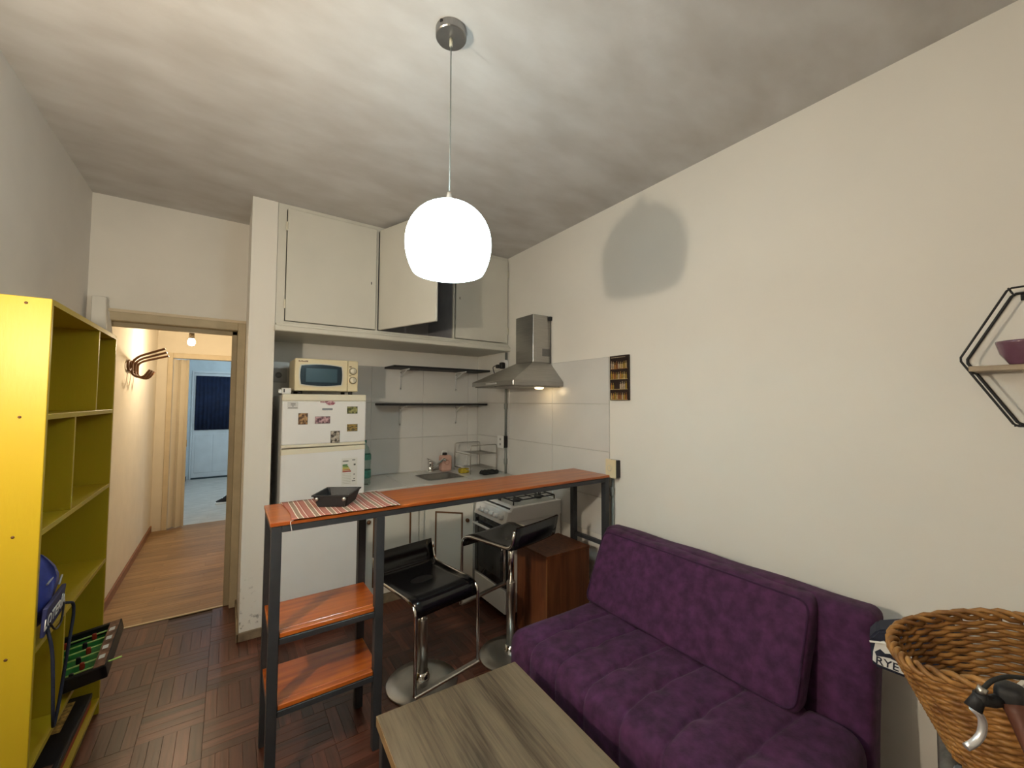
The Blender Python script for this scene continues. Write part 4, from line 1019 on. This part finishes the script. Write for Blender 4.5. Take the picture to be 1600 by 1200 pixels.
# ------------------------------------------------------------------ coffee table
ta = math.radians(-2.8); TZt = .43
tb = thing('coffee_table', 'low coffee table with grey oak laminate top and black legs', 'table', (.66, .93, 0), ta)
TL, TW = 1.02, .555
ctop = Vector((.0, .0, 0))
def far(): return .505
b = BM(); box(b, -.278, .278, -.53, .505, TZt-.035, TZt, .002); tt_ = obj('top', b, tablewood, tb, False)
tt_.location = (.040, -.005, 0)
b = BM(); 
for a in ((-.2795, -.278, -.53, .505), (.278, .2795, -.53, .505)): box(b, a[0], a[1], a[2], a[3], TZt-.0348, TZt-.002)
box(b, -.2795, .2795, .505, .5065, TZt-.0348, TZt-.002)
eb = obj('edge_band', b, tableedge, tb, False); eb.location = (.040, -.005, 0)
for x in (-.235, .315-.035):
    for y in (-.50, .46): bx('leg', x, x+.035, y-.02, y+.015, .001, TZt-.0355, steel, tb, .002, False)
for y in (-.50, .46): bx('cross_rail', -.20, .28, y-.015, y+.010, TZt-.062, TZt-.0355, steel, tb, .002, False)
for x in (-.235, .28): bx('side_rail', x+.004, x+.030, -.485, .44, TZt-.062, TZt-.0355, steel, tb, .002, False)

# ------------------------------------------------------------------ sofa bed
sf = thing('sofa', 'purple velvet armless sofa bed with tufted seat by the wall', 'sofa', (1.6, 1.1, 0))
seams = [.66, .84, 1.01, 1.18, 1.35, 1.52]
def seat_d(p, n):
    d = 0
    if n.z > .1 or n.x < -.3:
        m_ = min(abs(p.y-(s_+.014*math.sin((p.x-1.2)*9))) for s_ in seams)
        g = math.exp(-(m_/.008)**2)
        d -= .010*g
        d += .0035*max(0, 1-((m_-.085)/.085)**2) if m_ < .17 else 0
        for s_ in seams:
            for xb in (1.42,):
                r2 = ((p.x-xb)**2+(p.y-s_)**2)
                d -= .013*math.exp(-r2/.0014)
    return d + .002*math.sin(p.y*23+p.x*11)
st_ = obj('seat', rbox(BM(), (1.150, .470, .13), (1.800, 1.690, .395), .065, (34, 170, 8), seat_d), velvet, sf)
# slanted rear back panel and the large cushion in front of it
def lean(b, x_bot, z_bot, slope):
    for v in b.verts: v.co.x += (v.co.z-z_bot)*slope
    return b
b = BM(); rbox(b, (1.870, .470, .18), (1.990, 1.722, .765), .035, (3, 30, 12), lambda p, n: .002*math.sin(p.y*17+p.z*9)); lean(b, 0, .765, .16)
obj('back_panel', b, velvet, sf)
b = BM(); rbox(b, (1.835, .640, .388), (1.935, 1.690, .762), .034, (3, 40, 16), lambda p, n: (.012*(1-((p.y-1.165)/.6)**2)*(1-((p.z-.575)/.2)**2) if n.x < -.5 else 0)+.002*math.sin(p.y*19+p.z*12)); lean(b, 0, .762, .46)
cs = obj('back_cushion', b, velvet, sf)
def cpt(y, z, xf): return (xf+(z-.762)*.46, y, z)
zz0, zz1, yy0, yy1 = .404, .748, .652, 1.678
obj('piping', tube(BM(), bend([cpt(yy0, zz0+.15, 1.838), cpt(yy0, zz1, 1.838), cpt(yy1, zz1, 1.838), cpt(yy1, zz0, 1.838), cpt(yy0, zz0, 1.838), cpt(yy0, zz0+.15, 1.838)], .05), .0045, 6), velvet2, cs)
bx('base_frame', 1.30, 1.86, .56, 1.60, .10, .16, blackmat, sf, .004)
for x in (1.36, 1.80):
    for y in (.60, 1.56): obj('leg', lathe(BM(), [(0, .0005), (.020, .0005), (.026, .10), (0, .10)], (x, y, 0), 14), blackmat, sf)
for y in (.75, 1.40): bx('back_hinge', 1.78, 1.86, y-.02, y+.02, .16, .22, blackmat, sf, .004)

# ------------------------------------------------------------------ wooden box under the bar
wb = thing('wooden_box', 'dark brown wooden box cabinet under the end of the bar', 'box', (1.80, 2.11, 0))
KX0, KX1, KY0, KY1, KZ = 1.622, 1.985, 1.955, 2.265, .557
bx('side', KX0, KX0+.016, KY0, KY1, .002, KZ-.018, darkwood, wb, .001); bx('side', KX1-.016, KX1, KY0, KY1, .002, KZ-.018, darkwood, wb, .001)
bx('back', KX0+.016, KX1-.016, KY0, KY0+.012, .002, KZ-.018, darkwood, wb); bx('front', KX0+.016, KX1-.016, KY1-.012, KY1, .002, KZ-.018, darkwood, wb)
bx('top', KX0-.002, KX1+.002, KY0-.002, KY1+.002, KZ-.018, KZ, darkwood, wb, .0015); bx('bottom', KX0+.016, KX1-.016, KY0+.012, KY1-.012, .012, .028, darkwood, wb)
bx('corner_strip', KX0-.001, KX0+.006, KY0-.001, KY0+.006, .004, KZ-.019, M('pale_corner', (.22, .09, .03), .5, var=.2), wb)

# ------------------------------------------------------------------ hexagon wall shelf and bowl
hs = thing('hexagon_shelf', 'black wire hexagon wall shelf with a pale wood board', 'shelf', (XR, .04, 1.645))
hc, hr, hh = .040, .222, .215
def hexpts(x, k=1.0): return [(x, hc+hr*k, 1.648), (x, hc+hr*k*.5, 1.648+hh*k), (x, hc-hr*k*.5, 1.648+hh*k), (x, hc-hr*k, 1.648), (x, hc-hr*k*.5, 1.648-hh*k), (x, hc+hr*k*.5, 1.648-hh*k)]
def hexloop(x, r, k=1.0):
    P = [Vector(p) for p in hexpts(x, k)]; out = []
    for i in range(6):
        a, b_ = P[i], P[(i+1) % 6]
        for t in (0.03, .5, .97): out.append(a.lerp(b_, t))
    return tube(BM(), out, r, 8, True)
obj('front_frame', hexloop(2.000, .0032), blackmat, hs); obj('rear_frame', hexloop(XR-.005, .0042, .99), blackmat, hs)
bx('board', 1.996, XR-.002, hc-.200, hc+.203, 1.606, 1.624, boardwood, hs, .002)
for y in (hc+.197, hc-.197): obj('support_bar', tube(BM(), [(2.0, y, 1.603), (XR-.005, y, 1.603)], .0032, 6), blackmat, hs)
for zq, yq in ((1.648+hh, hc+.111), (1.648+hh, hc-.111), (1.648-hh, hc+.111), (1.648-hh, hc-.111)): obj('cross_bar', tube(BM(), [(2.0, yq, zq), (XR-.005, yq, zq*1.0)], .0028, 6), blackmat, hs)
for y in (hc+.085, hc-.085): obj('mounting_tab', box(BM(), XR-.005, XR-.002, y-.010, y+.010, 1.648+hh-.026, 1.648+hh-.002, .001), blackmat, hs)
bw = thing('bowl', 'small glazed purple bowl on the hexagon shelf', 'bowl', (2.045, .128, 1.6245))
obj('bowl_body', lathe(BM(), [(0, 1.6245), (.030, 1.6245), (.034, 1.629), (.052, 1.660), (.060, 1.694), (.0605, 1.700), (.0575, 1.700), (.049, 1.662), (.030, 1.634), (0, 1.632)], (2.045, .128, 0), 36), purpleg, bw)

# ------------------------------------------------------------------ bicycle with wicker basket
bk_ = thing('bicycle', 'bicycle with a wicker handlebar basket and brown grip', 'bicycle', (1.5, .02, 0))
BC = Vector((1.495, .090)); AX = Vector((-.45, .893)).normalized(); AY = Vector((AX.y, -AX.x))
SA, SB, ZR, ZBt = .245, .165, .955, .675
def bkt(a, t, off=0.0, ex_=2.6):
    """a: angle, t: 0 rim .. 1 base"""
    k = 1-.40*t; ca, sa = math.cos(a), math.sin(a)
    r_ = (abs(ca)**ex_+abs(sa)**ex_)**(-1/ex_)
    p = BC+AX*(SA*k*r_*ca)+AY*(SB*k*r_*sa)
    n2 = (AX*ca/SA+AY*sa/SB).normalized()
    p = p+n2*off
    zz = ZR-(ZR-ZBt)*t - .078*(1-t)*max(0, math.cos(a))**1.2
    return Vector((p.x, p.y, zz))
NST = 42; NROW = 30
bs_ = BM()
for i in range(NROW):
    t = .05+.93*i/(NROW-1); N_ = NST*4
    pts = []
    for k in range(N_):
        a = 2*PI*k/N_; pts.append(bkt(a, t, (.0050*math.cos(NST/2*a+PI*(i % 2)))))
    tube(bs_, pts, .0056, 6, True)
wv = obj('woven_wall', bs_, wick, bk_); wv['kind'] = 'stuff'
bst = BM()
for k in range(NST):
    a = 2*PI*(k+.5)/NST; tube(bst, [bkt(a, t) for t in (0, .25, .5, .75, 1)], .0032, 5)
ws = obj('stakes', bst, wickd, bk_); ws['kind'] = 'stuff'
rim = BM()
for q in range(3):
    pts = []
    for k in range(96):
        a = 2*PI*k/96; ph = 14*a+2*PI*q/3
        p = bkt(a, 0, .009*math.cos(ph)); p.z += .010*math.sin(ph)+.006; pts.append(p)
    tube(rim, pts, .0062, 6, True)
obj('braided_rim', rim, wick, bk_)
b = BM(); ring = [b.verts.new(bkt(2*PI*k/40, 1.0, -.004)) for k in range(40)]; b.faces.new(ring); bo = obj('basket_base', b, wickd, bk_); md = bo.modifiers.new('thick', 'SOLIDIFY'); md.thickness = .01
# handlebar end nearest the camera: grip, brake lever, cable
H0 = Vector((1.140, .104, .980)); H1 = Vector((1.085, .045, .845))
obj('handlebar', tube(BM(), bend([H0, (1.20, .085, 1.005), (1.30, .00, 1.02), (1.34, -.12, 1.02), (1.27, -.28, 1.02), (1.10, -.42, 1.0), (.94, -.50, .98)], .05), .011, 10), chrome, bk_)
obj('grip', tube(BM(), [H0.lerp(H1, .02), H0.lerp(H1, .1), H0.lerp(H1, .5), H1], .017, 12, rads=[.017, .015, .0155, .016]), leather, bk_)
obj('grip', tube(BM(), [(1.02, -.46, .99), (.90, -.52, .975)], .017, 12), leather, bk_)
bl = obj('brake_clamp', rbox(BM(), (1.128, .088, .968), (1.175, .126, 1.004), .012, (2, 2, 2)), blackmat, bk_)
obj('brake_body', tube(BM(), [(1.140, .115, .978), (1.122, .126, .976), (1.106, .138, .980), (1.106, .138, .990)], .010, 10, rads=[.010, .010, .012, .009]), blackmat, bl)
obj('brake_pivot', tube(BM(), [(1.110, .136, .990), (1.098, .146, .962)], .011, 10, rads=[.008, .012]), blackmat, bl)
obj('adjuster', tube(BM(), [(1.106, .138, .988), (1.110, .134, 1.000)], .007, 10), chromed, bl)
obj('brake_lever', tube(BM(), bend([(1.097, .146, .964), (1.112, .136, .945), (1.111, .138, .918), (1.101, .146, .902), (1.089, .155, .894)], .012), .006, 8), M('aluminium', (.80, .80, .83), .35, metal=.7), bl)
obj('brake_cable', tube(BM(), bend([(1.109, .134, .998), (1.120, .126, 1.012), (1.145, .110, 1.020), (1.20, .05, 1.02), (1.32, -.06, .98)], .02), .0035, 6), rubber, bk_)
obj('stem', tube(BM(), [(1.34, -.12, 1.02), (1.335, -.06, .94), (1.345, .02, .80)], .014, 10), chrome, bk_)
obj('basket_stay', tube(BM(), [(1.40, .05, .80), (1.345, .02, .80)], .008, 8), chromed, bk_)
obj('head_tube', tube(BM(), [(1.345, .02, .80), (1.40, .17, .664)], .020, 12), M('frame_blue_grey', (.24, .30, .38), .35, metal=.4), bk_)
fkm = M('fork_grey', (.30, .33, .38), .3, metal=.6)
wc = Vector((1.50, .240, .335)); wd = Vector((.984, .179, 0)); wn_ = Vector((-.179, .984, 0)); wu = Vector((0, 0, 1))
for s_ in (-1, 1):
    o_ = wn_*.038*s_
    obj('fork_blade', tube(BM(), bend([Vector((1.40, .17, .668))+o_, Vector((1.43, .20, .58))+o_, wc+o_], .04), .011, 8), fkm, bk_)
def wring(r): return [wc+wd*r*math.cos(2*PI*k/48)+wu*r*math.sin(2*PI*k/48) for k in range(48)]
tyrem = M('worn_tyre', (.10, .09, .08), .8, var=.35, vs_=40)
ty_ = obj('tyre', tube(BM(), wring(.310), .022, 12, True), tyrem, bk_); obj('wheel_rim', tube(BM(), wring(.283), .011, 8, True), chromed, bk_)
b = BM()
for k in range(24): a = 2*PI*k/24; tube(b, [wc, wc+wd*.28*math.cos(a)+wu*.28*math.sin(a)], .0012, 4)
obj('spokes', b, chromed, bk_); obj('hub', tube(BM(), [wc-wn_*.045, wc+wn_*.045], .016, 10), chromed, bk_)
wd = Vector((AY.x, AY.y, 0))
rw = wc-wd*1.02
fm = M('frame_paint_teal', (.16, .24, .28), .35, metal=.3)
for p, q in (((1.365, .07, .75), tuple(wc-wd*.68+wu*.30)), ((1.385, .13, .70), tuple(wc-wd*.60-wu*.06)), (tuple(wc-wd*.60-wu*.06), tuple(wc-wd*.74+wu*.50)), (tuple(wc-wd*.60-wu*.06), tuple(rw)), (tuple(wc-wd*.68+wu*.30), tuple(rw))):
    obj('frame_tube', tube(BM(), [p, q], .014, 10), fm, bk_)
def wring2(r): return [rw+wd*r*math.cos(2*PI*k/48)+wu*r*math.sin(2*PI*k/48) for k in range(48)]
obj('tyre', tube(BM(), wring2(.315), .018, 10, True), rubber, bk_); obj('wheel_rim', tube(BM(), wring2(.293), .009, 8, True), chromed, bk_)
sp = wc-wd*.74+wu*.52
obj('saddle', rbox(BM(), sp-Vector((.10, .07, .0)), sp+Vector((.10, .07, .06)), .03, (3, 3, 2)), leather, bk_)

# navy bag between sofa and basket
rb = thing('navy_pouch', 'navy pouch bag with white mountain print between sofa and basket', 'bag', (1.70, .35, .68))
PO = Vector((1.668, .435, .684)); ey = Vector((.216, -.976, 0)); ez = Vector((0, 0, 1)); en_ = Vector((-.976, -.216, 0))
O = PO+en_*.0008
def fp(u, v, n=0.0): return O+ey*u*.925+ez*v*.925+en_*n
def slab(bm, poly, n0, n1, bev):
    A_ = [bm.verts.new(fp(u, v, n0)) for u, v in poly]; B_ = [bm.verts.new(fp(u, v, n1)) for u, v in poly]; k_ = len(poly)
    fs = [bm.faces.new(A_), bm.faces.new(B_[::-1])]+[bm.faces.new((A_[k], A_[(k+1) % k_], B_[(k+1) % k_], B_[k])) for k in range(k_)]
    bmesh.ops.recalc_face_normals(bm, faces=fs)
    if bev: bmesh.ops.bevel(bm, geom=list(set(e for f in fs for e in f.edges)), offset=bev, segments=2, affect='EDGES')
    return bm
obj('body', slab(BM(), [(.004, .012), (.010, .002), (.175, -.010), (.235, .02), (.235, .10), (.19, .128), (.0, .090)], -.080, 0.0, .006), navy, rb)
obj('flap', slab(BM(), [(-.004, .088), (.19, .124), (.24, .112), (.24, .150), (.18, .195), (.02, .125)], -.084, .003, .006), navy, rb)
b = BM()
def flat(poly, n0, n1):
    A_ = [b.verts.new(fp(u, v, n0)) for u, v in poly]; B_ = [b.verts.new(fp(u, v, n1)) for u, v in poly]
    b.faces.new(A_); b.faces.new(B_[::-1])
    for k in range(len(poly)): b.faces.new((A_[k], A_[(k+1) % len(poly)], B_[(k+1) % len(poly)], B_[k]))
    bmesh.ops.recalc_face_normals(b, faces=b.faces[:])
flat([(0.006, 0.022), (0.018, 0.014), (0.138, 0.002), (0.104, 0.042), (0.086, 0.05), (0.036, 0.096), (0.014, 0.08), (0.008, 0.05)], -.001, .0012)
obj('white_print', b, whitep, rb)
b = BM(); flat([(0.012, 0.052), (0.026, 0.066), (0.038, 0.056), (0.05, 0.06), (0.074, 0.04), (0.05, 0.046), (0.034, 0.044), (0.016, 0.04)], .0010, .0020)
obj('mountain_print', b, navy, rb)
tm = text_mesh('RYE', .0315, navy, .0005, .0004)
to = bpy.data.objects.new('lettering', tm); COL.objects.link(to); to.parent = rb
mt = Matrix(((ey.x, ez.x, en_.x, 0), (ey.y, ez.y, en_.y, 0), (ey.z, ez.z, en_.z, 0), (0, 0, 0, 1)))
tp = fp(.012, .016, .0016)-wloc(rb); tm.transform(Matrix.Translation(tp) @ mt @ Matrix.Rotation(math.radians(-4), 4, 'Z'))
obj('white_cord', tube(BM(), bend([tuple(fp(.0, .082, .003)), tuple(fp(.045, .092, .003)), tuple(fp(.09, .080, .003)), tuple(fp(.115, .055, .003)), tuple(fp(.135, .045, .003))], .03), .003, 6), whitep, rb)
